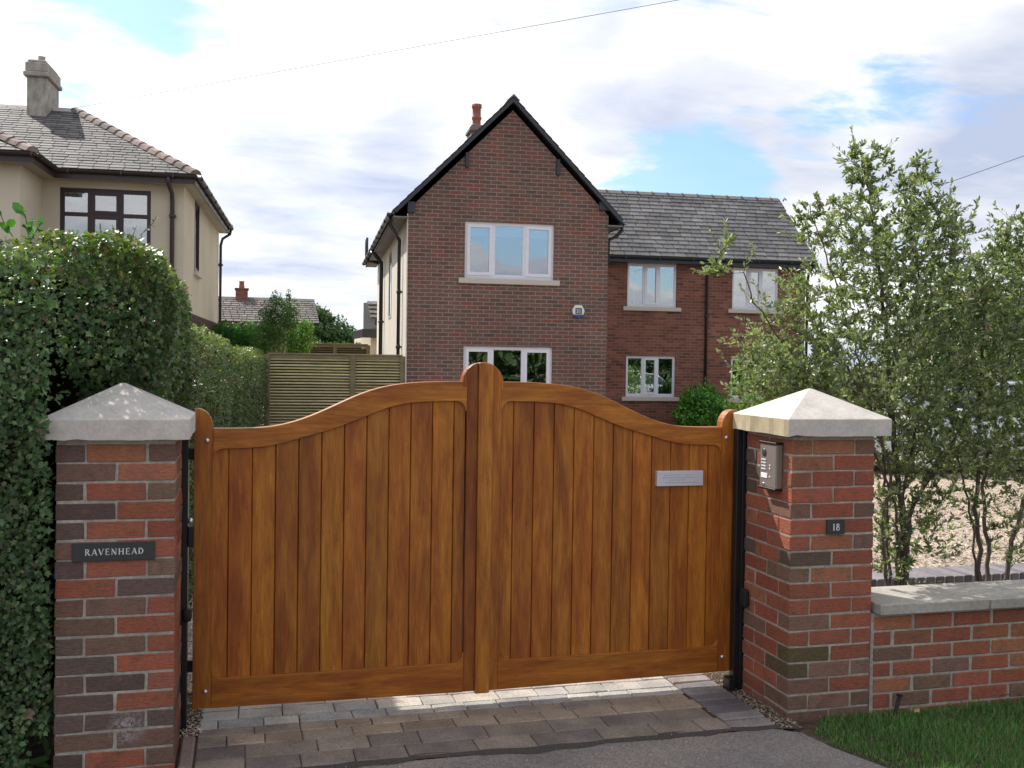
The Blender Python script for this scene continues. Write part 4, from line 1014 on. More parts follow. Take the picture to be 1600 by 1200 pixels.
# alarm box on the gable
A = thing('alarm_box', 'white hexagonal burglar alarm box with blue base on the gable wall', 'alarm box', (H.matrix_world.to_translation().x, 0, 0))
hx = Matrix.Rotation(PSI, 4, 'Z'); pt = Vector((3.267, 14.753, 0)) + hx @ Vector((3.325, 0, 2.63)); A.location = pt; A.rotation_euler = (0, 0, PSI)
hexp = [(-.07, .125), (.07, .125), (.125, .02), (.10, -.06), (-.10, -.06), (-.125, .02)]
g = MB(); g.prism(hexp, 'y', -.07, .0); g.build('cover', 'plastic_white', A, .012)
g = MB(); g.prism([(-.100, -.062), (.100, -.062), (.055, -.105), (0, -.125), (-.055, -.105)], 'y', -.072, .0); g.build('strobe_lens', 'plastic_blue', A, .006)
g = MB(); g.cbox(-.065, .065, -.078, -.068, -.045, .07, .003); g.build('panel', vmat('alarm_panel', .5, 20, .95, 1.05, 0, base=(.09, .12, .11)), A)
g = MB(); write(g, '20', -.045, -.022, .066, -.0785, .08); g.build('lettering', 'lettering', A)

# ---- cream rendered neighbour ---------------------------------------------
NB = thing('rendered_house', 'cream rendered house with brown windows and hipped slate roof behind the hedge', 'house', (-.61, 15.32, 0), PSI)
fw_ = [(-2.39, -.805, 3.45, 4.70)]
g = MB(); wall(g, 's', .3, -2.69, -.22, 2.5, 4.95, fw_); wall(g, 's', -1.1, -7.5, -2.69, 2.5, 4.95, [(-6.2, -3.9, 3.45, 4.7)])
wall(g, 't', -2.69, -1.1, .3, 2.5, 4.95, [], sgn=-1)
wall(g, 't', -.22, .3, 7.33, 2.5, 4.95, [(2.05, 2.85, 3.38, 4.82)], sgn=-1); wall(g, 's', 7.33, -7.5, -.22, 2.5, 4.95, [(-2.9, -1.55, 3.3, 4.6)], sgn=-1)
wall(g, 't', -7.5, -1.1, 7.33, 2.5, 4.95, [], sgn=1)
g.build('rendered_wall', 'render', NB)
g = MB(); g.box(-7.52, -.20, .28, 7.35, -.3, 2.499); g.box(-7.52, -2.67, -1.12, .27, -.3, 2.499); g.build('brick_base', 'brick_plinth', NB)
g = MB(); g.box(-7.4, -.4, .45, 7.2, 2.51, 2.6); g.box(-7.4, -.35, .4, 7.25, 4.85, 4.93); g.box(-3.4, -3.3, .45, 7.2, 2.6, 4.85); g.build('room_walls', vmat('room_paint', .9, 2, .9, 1.1, 0, base=(.25, .24, .24)), NB)
W_ = window(NB, *fw_[0], .3, [(.325, 0), (.665, 1), (1, 0)], mat='framebrown', transom=.62, blind='side', sill=True, fr=.065, label='brown six-pane bedroom window above the hedge')
window(NB, -6.2, -3.9, 3.45, 4.7, -1.1, [(.33, 0), (.66, 1), (1, 0)], mat='framebrown', transom=.62, fr=.065)
w_ = window(NB, 2.05, 2.85, 3.38, 4.82, -.24, [(1, 1)], mat='framebrown', plane='t', sill=False, inset=-.03, label='tall narrow brown window in the flank wall')
g = MB(); g.cbox(-.24, -.15, 1.95, 2.95, 3.30, 3.375, .005); g.build('sill', 'sillstone', w_)
window(NB, -2.9, -1.55, 3.3, 4.6, 7.25, [(.5, 0), (1, 0)], mat='pvcwhite', sill=False)
NR, ZE = 3.7, 5.0; PT = .505; ZR = ZE + NR * PT; HS = -2.87
NS = [(.085, .078, .078), (.105, .095, .092), (.07, .065, .066), (.125, .112, .105), (.06, .057, .058)]
def deck(p): return roofdeck(NB, p, .05)
deck([(0, 0, ZE), (HS, NR, ZR), (-9, NR, ZR), (-9, 2.6 + NR - 2.6, ZR), (-2.42 - NR, NR, ZR), (-2.42, 0, ZE)])
deck([(0, 0, ZE), (0, 7.5, ZE), (HS, NR, ZR)]); deck([(0, 7.5, ZE), (-9, 7.5, ZE), (-9, NR, ZR), (HS, NR, ZR)])
deck([(-2.42, -1.42, ZE), (-2.42, 0, ZE), (-2.42 - NR, NR, ZR), (-2.42 - NR, NR - 1.42, ZR)])
deck([(-2.42, -1.42, ZE), (-2.42 - NR, NR - 1.42, ZR), (-9, NR - 1.42, ZR), (-9, -1.42, ZE)])
k_ = math.sqrt(1 + PT * PT)
slates(NB, 'roof', (0, -.02, ZE - .01), (1, 0, 0), (0, 1, PT), 9, NR * k_, lambda v: (-2.42 - v / k_, HS / NR * (v / k_)), NS, .24, .17)
hl = Vector((HS, 0, ZR - ZE)).normalized()
slates(NB, 'roof', (.02, 0, ZE - .01), (0, 1, 0), (HS, 0, ZR - ZE), 7.5, math.hypot(HS, ZR - ZE), lambda v: (NR * v / math.hypot(HS, ZR - ZE), 7.5 - 3.8 * v / math.hypot(HS, ZR - ZE)), NS, .24, .17)
slates(NB, 'bay_roof', (-2.40, 0, ZE - .01), (0, 1, 0), (-1, 0, PT), 9, NR * k_, lambda v: (-1.42 + v / k_, v / k_), NS, .24, .17)
slates(NB, 'bay_roof', (0, -1.44, ZE - .01), (1, 0, 0), (0, 1, PT), 9, NR * k_, lambda v: (-8.5, -2.42 - v / k_), NS, .24, .17)
def hiptiles(p0, p1, n):
    g = MB(); p0, p1 = Vector(p0), Vector(p1); t = (p1 - p0).normalized(); s_ = t.cross(Vector((0, 0, 1))).normalized(); u_ = s_.cross(t)
    for i in range(n):
        a = p0.lerp(p1, i / n); b = p0.lerp(p1, (i + 1.1) / n); q = random.uniform(.8, 1.2); c = random.choice([(.25, .19, .165), (.22, .165, .145), (.28, .21, .185), (.19, .155, .14)]); c = tuple(v * q for v in c)
        pr = [(-.125, -.035), (-.075, .035), (0, .062), (.075, .035), (.125, -.035)]
        vs = [a + s_ * x + u_ * (y + .022) for x, y in pr] + [b + s_ * x * .9 + u_ * (y + .0) for x, y in pr]
        g.mesh(vs, [(i_, i_ + 1, i_ + 6, i_ + 5) for i_ in range(4)] + [(4, 3, 2, 1, 0)], c)
    g.build('hip_tiles', 'hiptile', NB, fix=True)
hiptiles((.03, -.03, ZE), (HS, NR, ZR + .01), 15); hiptiles((-2.40, -1.45, ZE), (-2.42 - NR, NR - 1.42, ZR + .01), 17); hiptiles((.03, 7.53, ZE), (HS, NR, ZR + .01), 15)
g = MB(); x = HS
while x > -8.8: g.prism([(NR - .12, ZR - .05), (NR, ZR + .05), (NR + .12, ZR - .05)], 'x', x - .44, x, (.5, .45, .42)); x -= .45
g.build('ridge', 'hiptile', NB)
# gutters, fascia, soffit in brown
g = MB(); g.box(-2.42, 0, -.02, 0, ZE - .19, ZE - .015); g.box(-.0, .02, -.02, 7.5, ZE - .19, ZE - .015); g.box(-8, -2.42, -1.44, -1.42, ZE - .19, ZE - .015); g.box(-2.42, -2.40, -1.44, -.021, ZE - .19, ZE - .015)
g.build('fascia', 'pvcbrown', NB)
g = MB(); g.box(-2.42, -.001, .001, .299, ZE - .175, ZE - .155); g.box(-.219, -.001, .3, 7.48, ZE - .175, ZE - .155); g.box(-8, -2.421, -1.419, -1.101, ZE - .175, ZE - .155); g.box(-2.689, -2.421, -1.1, .3, ZE - .174, ZE - .154)
g.build('soffit', 'soffit', NB)
for a, b in (((-2.36, -.075), (.06, -.075)), ((.075, -.04), (.075, 7.5)), ((-8, -1.495), (-2.36, -1.495)), ((-2.345, -1.5), (-2.345, -.06))):
    gutter(NB, (a[0], a[1], ZE - .035), (b[0], b[1], ZE - .035), 'pvcbrown')
downpipe(NB, [(-.45, -.07, ZE - .08), (-.45, -.04, ZE - .2), (-.42, .20, ZE - .34), (-.42, .25, ZE - .5), (-.42, .25, 0)], 'pvcbrown', .04, clips=[(-.42, .25, 4.25)])
downpipe(NB, [(.07, 7.40, ZE - .08), (.05, 7.38, ZE - .2), (-.13, 7.34, ZE - .33), (-.17, 7.30, ZE - .5), (-.17, 7.28, 0)], 'pvcblack', .035, clips=[(-.17, 7.28, 4.0)])
g = MB(); g.cbox(-3.70, -3.32, 3.15, 4.2, 6.3, 7.62, .012); ch = g.build('chimney', vmat('weathered_render', .95, 9, .6, 1.15, .5, .01, base=(.42, .385, .33), stretch=(1, 1, .5)), NB)
g = MB(); g.cbox(-3.76, -3.26, 3.08, 4.27, 7.40, 7.50, .02); g.cbox(-3.73, -3.29, 3.12, 4.23, 7.50, 7.70, .02); g.cbox(-3.69, -3.33, 3.16, 4.19, 7.70, 7.76, .02); g.build('chimney_head', ch.data.materials[0], ch)
g = MB(); g.lathe([(.07, 0), (.075, .12), (.065, .13), (.08, .17), (.05, .17)], (-3.5, 3.5, 7.74), 12); g.build('chimney_pot', 'mortar', ch)

# ---- bungalow far behind ----------------------------------------------------
B_ = thing('bungalow', 'distant bungalow with brown pantiled roof and one brick chimney', 'bungalow', (0, 0, 0))
g = MB(); g.box(-3.4, 3.0, 37.4, 42.6, -.2, 3.15); g.build('wall', 'brick_wing', B_)
RT = [(.165, .145, .132), (.15, .132, .12), (.18, .158, .142)]
roofdeck(B_, [(-3.8, 37, 3.10), (3.25, 37, 3.10), (3.25, 40, 4.17), (-3.8, 40, 4.17)]); roofdeck(B_, [(-3.8, 43, 3.10), (3.25, 43, 3.10), (3.25, 40, 4.17), (-3.8, 40, 4.17)])
slates(B_, 'roof', (-3.8, 36.97, 3.09), (1, 0, 0), (0, 3, 1.07), 7, 3.2, lambda v: (0, 7.07), RT, .28, .30, 'rooftile', .03, .022)
g = MB(); g.prism([(39.85, 4.12), (40, 4.24), (40.15, 4.12)], 'x', -3.8, 3.27); g.build('ridge', 'paint_ridge', B_)
g = MB(); g.box(.0, .5, 39.7, 40.3, 4.0, 4.52); g.box(-.04, .54, 39.66, 40.34, 4.52, 4.60); c_ = g.build('chimney', 'brick_wing', B_)
g = MB(); g.lathe([(.12, 0), (.10, .25), (.13, .3)], (.25, 40, 4.6), 12); g.build('chimney_pot', 'pot', c_)
G_ = thing('outbuilding', 'low cream outbuilding with tiled roof just behind the brick house', 'outbuilding', (4.02, 27, 0))
g = MB(); g.box(.12, 5, .3, 5, -.2, 2.45); g.build('wall', 'render', G_)
roofdeck(G_, [(-.15, 0, 2.55), (5, 0, 2.55), (5, 2.6, 4.05), (.15, 2.6, 3.55)])
slates(G_, 'roof', (.15, .6, 2.95), (1, 0, 0), (0, 1.4, .8), 5, 1.2, lambda v: (0, 5), RT, .3, .3, 'rooftile', .05)
g = MB(); g.cbox(-.18, 5, -.03, .02, 2.33, 2.60, .01); g.cbox(-.18, -.15, 0, 2.6, 2.33, 2.60, .01); g.build('fascia', 'pvcblack', G_)
RH = thing('red_roofed_house', 'distant white house with red tiled roof glimpsed past the right-hand shrubs', 'house', (29.6, 30, 0))
g = MB(); g.box(0, 9, 0, 7, -.2, 3.2); g.build('wall', 'renderwhite', RH)
roofdeck(RH, [(-.4, -.4, 3.1), (9.4, -.4, 3.1), (9.4, 3.5, 5.0), (-.4, 3.5, 5.0)])
slates(RH, 'roof', (-.4, -.42, 3.1), (1, 0, 0), (0, 3.9, 1.9), 9.8, 4.3, lambda v: (0, 9.8), [(.34, .13, .10), (.28, .11, .085), (.38, .17, .13)], .3, .3, 'rooftile', .04)
window(RH, .6, 2.0, 1.0, 2.3, -.08, [(.5, 0), (1, 0)], mat='framebrown', sill=True)

# ---- fences -----------------------------------------------------------------
def fence(label, a, b, zt, posts, root_z=-.03, cols=None, step=.055):
    a, b = Vector(a), Vector(b); L_ = (b - a).length; rz = math.atan2(b.y - a.y, b.x - a.x)
    root = thing('slatted_fence', label, 'fence', (a.x, a.y, root_z), rz)
    h = zt - root_z; px = [p * L_ for p in posts]
    for x0, x1 in zip(px[:-1], px[1:]):
        g = MB(); z = .04; l, r_ = x0 + .05, x1 - .05
        FW = cols or [(.42, .36, .18), (.46, .40, .21), (.38, .325, .16), (.50, .44, .25)]
        while z < h - .10:
            q = random.uniform(.85, 1.12); c = tuple(v * q for v in random.choice(FW)); tt = random.uniform(-.002, .002)
            g.mesh([(l, -.02, z), (r_, -.02, z), (r_, .021, z + .030), (l, .021, z + .030), (l, -.012, z + .034), (r_, -.012, z + .034), (l, -.026, z + .012 + tt), (r_, -.026, z + .012)],
                   [(0, 1, 7, 6), (6, 7, 5, 4), (4, 5, 2, 3), (0, 3, 2, 1), (0, 6, 4, 3), (1, 2, 5, 7)], c); z += step
        g.box(l, r_, .022, .034, .04, h - .08, (.035, .028, .018))  # dark sheet added behind the slats so the gaps look shaded
        g.build('slat_panel', 'fencewood', root)
    for i, x in enumerate(px):
        g = MB(); g.cbox(x - .05, x + .05, -.05, .05, -.1, h, .004, (.20, .165, .09)); g.build('post', 'fencewood', root)
    g = MB(); g.cbox(px[0], px[-1], -.052, .052, h, h + .028, .004, (.23, .19, .11)); g.cbox(px[0] + .05, px[-1] - .05, -.03, .03, h - .07, h - .001, .003, (.22, .185, .10)); g.build('top_rail', 'fencewood', root)
    return root
hh = lambda s, t, z=0: Vector((3.267, 14.753, 0)) + Matrix.Rotation(PSI, 3, 'Z') @ Vector((s, t, z))
fence('greenish slatted timber screen fence between the hedge and the brick house', hh(-2.56, .06), hh(-.07, .06), 1.71, [0.0, .625, 1.0])
fence('farther slatted timber fence just showing over the nearer screen', (1.55, 22.2, 0), (3.42, 22.0, 0), 2.02, [0, .55, 1], cols=[(.17, .12, .06), (.15, .105, .05)])

# ---- cables -----------------------------------------------------------------
def cable(label, a, b, r_, sag):
    g = MB(); a, b = Vector(a), Vector(b); pts = [a.lerp(b, i / 40) - Vector((0, 0, sag * 4 * (i / 40) * (1 - i / 40))) for i in range(41)]
    g.tube(pts, r_, 5); o = g.build('overhead_cable', vmat('cable_sheath', .6, 5, .95, 1.05, 0, base=(.10, .10, .12))); tag(o, label, 'cable'); return o
d0 = Vector((3.589, 9, 5.811)); d1 = Vector((7.47, 9, 6.881))
cable('thin overhead wire crossing the sky above the gable', (-3.22, 19.2, 6.93), (14.95, -.73, 6.53), .004, .0)
cable('thin overhead wire behind the tall shrub at the right edge', (12.0, 12, 4.75), (24, 12, 9.4), .006, .1)

# ================================================================== planting
def at(x, y, Y):
    d = fw + rr * ((x - 800) / 1575) - uu * ((y - 600) / 1575); o = Vector((0.243819, -4.176466, 1.61065)); return o + d * ((Y - o.y) / d.y)
HC = [(.105, .175, .070), (.082, .148, .062), (.135, .205, .080), (.062, .112, .052), (.165, .215, .085), (.17, .12, .085)]
def hedge(name, label, patches, size, dens, kind, cols, w, lump=.05, seed=1, core=None, top_light=None):
    """patches: (fn(u,v)->point array, normal fn, area)"""
    P, Nn = [], []
    for fn, area in patches:
        n = int(area * dens); u = RNG.random(n); v = RNG.random(n); p, nr = fn(u, v)
        l = vnoise(p, 3.2, seed) * lump + vnoise(p, 9, seed + 1) * lump * .45
        dep = -RNG.random(n) ** 1.6 * .11 + .015
        p = p + nr * (l + dep)[:, None]; P.append(p); Nn.append(nr)
    P = np.concatenate(P); Nn = np.concatenate(Nn); n = len(P)
    nr = Nn + rnd_dir(n) * .75 + np.array([0, 0, .35]); tip = rnd_dir(n) + np.array([0, 0, -.55]) + Nn * .35
    c = palette(n, cols, w, .22); c *= (1 + .22 * vnoise(P, 2.2, seed + 5))[:, None]
    topm = np.clip((P[:, 2] - (P[:, 2].max() - .30)) / .22, 0, 1)
    new = palette(n, [(.16, .24, .05), (.22, .28, .06), (.24, .15, .08), (.11, .19, .045)], [4, 3.4, 2.0, 3], .15)
    pick = RNG.random(n) < topm * .65; c[pick] = new[pick]          # fresh growth along the clipped top
    sz = size * RNG.uniform(.6, 1.25, n) * np.where(RNG.random(n) < .035, 1.9, 1)
    o = leaves(name, P, nr, tip, np.c_[sz, sz * RNG.uniform(.75, 1.05, n)], np.clip(c, .004, 1), kind, 'leaf')
    tag(o, label, 'hedge')
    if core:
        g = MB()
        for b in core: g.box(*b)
        g.build('light_block_core', 'hedgecore', o)  # solid dark core added inside the leaf shell to block light
    return o
def ztop(x): return 2.035 + .055 * np.clip((x + .6) / .3, 0, 1) - .05 * np.clip((x + .17) / .10, 0, 1) ** 2
def yfront(x, z):
    left = -.01 + .02 * np.sin(z * 4) - .075 * np.clip((z - 1.15) / .15, 0, 1)
    right = np.where(z > 1.62, .46, .46 + .20 * np.clip((1.62 - z) / .28, 0, 1))
    t = np.clip((x + .458) / .012, 0, 1); t2 = np.clip((z - 1.44) / .2, 0, 1)
    right = right * (1 - t2) + (.10 + .26 * np.clip((x + .45) / .35, 0, 1)) * t2
    return left * (1 - t) + right * t
def f_front(u, v):
    x = -1.35 + u * 1.27; z = -.02 + v * (ztop(x) + .0)
    hole = (x > -.54) & (z < .16); z = np.where(hole, z + .5, z)
    y = yfront(x, z) + .10 * np.clip((z - ztop(x) + .12) / .12, 0, 1) ** 2
    n = np.tile([0, -1., .1], (len(u), 1)); return np.c_[x, y, z], n
def f_flank(u, v):
    y = .35 + u * 2.3; z = .3 + v * 1.75; x = -.085 - .05 * np.clip((z - 1.9) / .2, 0, 1) ** 2 - .10 * np.clip((1.6 - z) / .3, 0, 1)
    k = (y < .62) & (z < 1.6); y = np.where(k, y + .4, y)
    return np.c_[x, y, z], np.tile([1., 0, .05], (len(u), 1))
def f_top(u, v):
    x = -1.5 + u * 1.42; y = .16 + v * 2.3; return np.c_[x, y, ztop(x) - .015], np.tile([0, -.1, 1.], (len(u), 1))
def f_front2(u, v):
    p, n = f_front(u, v); p[:, 0] = -2.95 + u * 1.65; p[:, 1] = -.02; return p, n
def f_top2(u, v):
    p, n = f_top(u, v); p[:, 0] = -2.95 + u * 1.5; return p, n
hedge('tall_hedge', 'tall dark clipped hedge with lobed leaves behind the left brick pillar', [(f_front, 2.7), (f_flank, 4.0), (f_top, 3.3), (f_front2, 1.5), (f_top2, 1.2)], .0235, 11500, 'lobed',
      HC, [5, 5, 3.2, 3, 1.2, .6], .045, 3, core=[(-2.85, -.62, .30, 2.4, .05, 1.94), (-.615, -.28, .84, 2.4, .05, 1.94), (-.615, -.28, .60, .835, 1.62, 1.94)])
FX = [(2.4, -.04), (7.0, .10), (7.9, .17), (8.0, .22), (14.85, .72)]
def seg(y0, y1, zt):
    def side(u, v):
        y = y0 + u * (y1 - y0); x = np.interp(y, [a for a, b in FX], [b for a, b in FX]); z = v * zt
        x = x - .14 * np.clip((z - zt + .14) / .14, 0, 1) ** 2 - .05 * (1 - v)
        return np.c_[x, y, z], np.tile([1., -.08, .05], (len(u), 1))
    def top(u, v):
        y = y0 + u * (y1 - y0); x = np.interp(y, [a for a, b in FX], [b for a, b in FX]) - .05 - .9 * v
        return np.c_[x, y, zt + 0 * u + .02 * np.sin(y * 3)], np.tile([0, 0, 1.], (len(u), 1))
    def end(u, v):
        x = np.interp(y0, [a for a, b in FX], [b for a, b in FX]) - .9 * u; return np.c_[x, np.full(len(u), y0 + .03), v * zt], np.tile([0, -1., 0], (len(u), 1))
    return [(side, (y1 - y0) * zt), (top, (y1 - y0) * .9 * .7), (end, .9 * zt)]
LC = [(.080, .125, .045), (.062, .10, .038), (.10, .145, .052), (.05, .08, .033), (.13, .16, .06), (.12, .095, .06)]
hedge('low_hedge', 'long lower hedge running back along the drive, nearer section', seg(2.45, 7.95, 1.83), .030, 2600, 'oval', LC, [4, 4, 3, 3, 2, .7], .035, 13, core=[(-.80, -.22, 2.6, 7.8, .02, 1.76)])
g = MB(); 
hedge('low_hedge', 'farther and slightly lower section of the long hedge, ending at the slatted fence', seg(8.05, 14.85, 1.735), .036, 1500, 'oval', LC, [4, 4, 3.4, 2.6, 2.4, .9], .035, 17)
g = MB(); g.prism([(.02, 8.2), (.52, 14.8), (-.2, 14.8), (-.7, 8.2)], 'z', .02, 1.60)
o = g.build('light_block_core', 'hedgecore', bpy.data.objects['low_hedge.001'])  # same added dark core, keeps light from passing through the far section

# -- growth over the hedge top
def sprig(name, label, stems, size, cols, kind='oval', mat='leaf', n=9):
    root = None; g = MB(); P, T = [], []
    for pts in stems:
        pts = [Vector(p) for p in pts]; g.tube(pts, [.0018] * (len(pts) - 1) + [.001], 5, (.07, .09, .03))
        for i in range(n):
            t = (i + .6) / n * (len(pts) - 1); k = min(int(t), len(pts) - 2); p = pts[k].lerp(pts[k + 1], t - k); P.append(p); d = (pts[k + 1] - pts[k]).normalized()
            T.append(d * .5 + Vector(rnd_dir(1)[0]) + Vector((0, -.2, -.1)))
    root = g.build(name, 'bark'); n_ = len(P); P = np.array(P); T = np.array(T)
    sz = size * RNG.uniform(.7, 1.1, n_)
    leaves('foliage', P, rnd_dir(n_) * .6 + [0, -.5, .7], T, np.c_[sz, sz * .8], palette(n_, cols, None, .1), kind, mat, root)
    return tag(root, label, 'plant')
a = lambda x, y, Y=.35: at(x, y, Y)
sprig('leafy_shoot', 'broad bright green leaves sprouting above the hedge top at the left edge', [[a(45, 372), a(43, 355), a(40, 338), a(32, 328)], [a(20, 370), a(5, 345), a(-5, 320)], [a(50, 372), a(60, 355), a(66, 345)]], .075, [(.07, .22, .03), (.10, .27, .04), (.05, .16, .025)], n=6)
sprig('climbing_shoot', 'thin wisp of small leaves rising over the hedge before the brown window', [[a(208, 400, .5), a(205, 375, .5), a(214, 352, .5)], [a(215, 395, .5), a(222, 365, .5), a(238, 350, .5), a(246, 336, .5)], [a(162, 385, .5), a(158, 365, .5), a(156, 350, .5)]], .022, [(.12, .22, .04), (.16, .24, .05), (.09, .18, .03)], n=9)
g = MB()
o = sprig('strap_leaf_plant', 'small plant with pale strap leaves at the hedge foot beside the left pillar', [[(-.47, .14, -.05), (-.468, .13, .05), (-.462, .12, .14)], [(-.49, .2, -.05), (-.482, .17, .10), (-.468, .15, .22)]], .13, [(.16, .26, .11), (.10, .2, .06)], 'slim', n=5)
g = MB()
for i in range(420):
    x, y, r_ = random.uniform(-.95, -.43), random.uniform(-.7, .9), random.uniform(.006, .02); z = -.045 + random.uniform(0, .02)
    c = random.choice([(.22, .15, .09), (.12, .08, .05), (.30, .22, .15), (.07, .05, .035), (.2, .18, .12)]); th = random.uniform(0, 3)
    dx, dy = math.cos(th) * r_, math.sin(th) * r_
    g.face([(x - dx, y - dy, z), (x + dy * .5, y - dx * .5, z + random.uniform(0, .01)), (x + dx, y + dy, z + random.uniform(0, .012)), (x - dy * .5, y + dx * .5, z + .003)], c)
o = g.build('leaf_litter', 'debris'); o['kind'] = 'stuff'; tag(o, 'dry brown litter on the soil under the hedge beside the left pillar', 'litter')
g = MB(); g.box(-3.4, -.445, -1.2, 1.2, -.3, -.048); struct(g.build('hedge_bed', 'soil'))
g = MB(); g.box(3.17, 9, .2, 1.75, -.3, .02); struct(g.build('shrub_bed', 'soil'))

# -- low blue-brick edging behind the shrubs
E_ = thing('brick_edging', 'low edging of dark blue bricks on edge between the shrubs and the gravel', 'edging', (3.3, 1.66, 0))
g = MB(); x = 0
while x < 7:
    q = random.uniform(.85, 1.15); g.cbox(x + .005, x + .069, 0, .30, -.1, .20 + random.uniform(-.002, .002), .004, tuple(v * q for v in random.choice([(.19, .17, .18), (.16, .145, .16), (.215, .19, .195)]))); x += .076
g.build('bricks', 'brickedge', E_)
g = MB(); g.box(0, 7, .006, .294, -.1, .1955, (1, 1, 1)); g.build('mortar', vmat('pale_mortar', .9, 40, .9, 1.1, .2, base=(.50, .48, .44)), E_)

# -- generic crown -----------------------------------------------------------
def crown(name, label, cat, base, blobs, n, size, cols, w=None, kind='tri', trunk=(.04, (.10, .085, .07)), group=None, mat='leaf_far', clump=.35, seed=3, twigs=6):
    g = MB(); base = Vector(base); cs = [Vector(b[0]) for b in blobs]
    top = max(cs, key=lambda c: c.z)
    g.tube([base, base.lerp(top, .5) + Vector((.03, 0, 0)), top], [trunk[0], trunk[0] * .7, trunk[0] * .25], 7, trunk[1])
    for b in blobs:
        c = Vector(b[0]); r_ = b[1] if isinstance(b[1], (tuple, list)) else (b[1],) * 3
        s0_ = base.lerp(top, random.uniform(.3, .7)); g.tube([s0_, s0_.lerp(c, .6) + Vector((0, 0, .05)), c], [trunk[0] * .45, trunk[0] * .3, trunk[0] * .12], 5, trunk[1])
        for k in range(twigs):
            d = Vector(rnd_dir(1)[0]); g.tube([c, c + Vector((d.x * r_[0], d.y * r_[1], abs(d.z) * r_[2])) * .9], [trunk[0] * .12, trunk[0] * .04], 4, trunk[1])
    root = g.build(name, 'bark'); tag(root, label, cat, group)
    vol = np.array([np.prod(b[1]) if isinstance(b[1], (tuple, list)) else b[1] ** 3 for b in blobs]) ** .75
    idx = RNG.choice(len(blobs), n, p=vol / vol.sum()); C = np.array([b[0] for b in blobs])[idx]; Rr = np.array([b[1] if isinstance(b[1], (tuple, list)) else (b[1],) * 3 for b in blobs])[idx]
    d = rnd_dir(n); rad = RNG.random(n) ** .38
    P = C + d * Rr * rad[:, None]
    s_ = 2.2 / np.mean(Rr); f = vnoise(P, s_, seed); keep = (f + RNG.normal(0, .25, n) > -clump) ; P = P * 1.0; P += d * Rr * (.22 * f * (rad > .6))[:, None]
    P, d = P[keep], d[keep]; m_ = len(P); c = palette(m_, cols, w, .2) * 1.5 * (1 + .18 * vnoise(P, s_ * 1.3, seed + 2))[:, None]
    sz = size * RNG.uniform(.6, 1.3, m_)
    leaves('crown', P, d + rnd_dir(m_) * .8 + [0, 0, .5], rnd_dir(m_) + [0, 0, -.3], np.c_[sz, sz * .8], np.clip(c, .004, 1), kind, mat, root)
    return root
B = lambda x, y, z: (x, y, z)
crown('round_bush', 'dense round bright green bush against the set-back wing wall', 'bush', hh(7.8, 4.6, -.03), [(hh(7.75, 4.6, .55), (.62, .55, .62)), (hh(7.4, 4.5, .35), (.42, .4, .42)), (hh(8.2, 4.7, .45), (.42, .4, .5))], 9000, .085, [(.05, .15, .02), (.08, .21, .03), (.035, .10, .016), (.11, .25, .04)], None, 'oval', group=None, mat='leaf_matte', clump=.8)
bx = lambda x, y, Y: tuple(at(x, y, Y))
crown('birch_tree', 'slender young birch with airy crown above the slatted fence', 'tree', bx(437, 620, 20), [(bx(437, 515, 20), (.42, .42, .62)), (bx(420, 495, 20), (.28, .3, .38)), (bx(452, 490, 20), (.26, .3, .42)), (bx(432, 468, 20), (.18, .2, .24)), (bx(450, 462, 20), (.08, .1, .18)), (bx(412, 535, 20), (.3, .3, .35))], 5200, .055, [(.045, .10, .022), (.065, .135, .03), (.03, .07, .018)], None, 'oval', (.028, (.42, .38, .30)), clump=.55)
crown('shrub', 'deep green conifer-like shrub left of the birch', 'shrub', bx(375, 620, 21), [(bx(375, 530, 21), (.5, .4, .32)), (bx(350, 520, 21), (.35, .4, .28)), (bx(400, 540, 21), (.35, .4, .25))], 5500, .07, [(.03, .11, .018), (.045, .15, .022)], None, 'tri')
crown('shrub', 'light yellow-green leafy shrub right of the birch', 'shrub', bx(470, 620, 20.6), [(bx(468, 530, 20.6), (.36, .36, .36)), (bx(478, 515, 20.6), (.20, .3, .25)), (bx(458, 545, 20.6), (.3, .3, .25))], 4200, .065, [(.12, .22, .045), (.15, .26, .06), (.08, .16, .035)], None, 'oval')
crown('broad_tree', 'distant broad bushy tree between the bungalow and the brick house', 'tree', bx(515, 600, 48), [(bx(512, 520, 48), (1.2, 1, .9)), (bx(500, 500, 48), (.7, .8, .7)), (bx(535, 530, 48), (1.0, 1, .6)), (bx(495, 490, 48), (.35, .4, .5))], 7000, .17, [(.05, .095, .03), (.07, .12, .04), (.035, .075, .028)])
crown('small_tree', 'distant small open tree beside the outbuilding roof', 'tree', bx(546, 600, 50), [(bx(546, 528, 50), (.55, .5, .5)), (bx(543, 515, 50), (.2, .2, .3)), (bx(554, 522, 50), (.2, .2, .3)), (bx(538, 535, 50), (.35, .3, .3))], 1700, .15, [(.06, .10, .04), (.045, .085, .03)], clump=.2)
crown('far_hedge', 'distant clipped hedge showing just over the fences', 'hedge', bx(530, 600, 30), [(bx(500 + 13 * i, 545, 30), (.45, .4, .22)) for i in range(7)] + [(bx(335 + 14 * i, 520, 30), (.45, .4, .38)) for i in range(8)] + [(bx(450 + 12 * i, 548, 30), (.45, .4, .2)) for i in range(4)], 12000, .085, [(.05, .11, .03), (.08, .15, .04), (.035, .08, .022)])
crown('rounded_bush', 'yellow-green bush seen low through the right-hand shrubs', 'bush', (10.2, 13.5, 0), [((10.2, 13.5, 1.0), (.9, .7, .9)), ((11.3, 13.6, .9), (.9, .7, .8))], 5000, .09, [(.12, .20, .03), (.16, .26, .05), (.08, .15, .03)], None, 'oval')
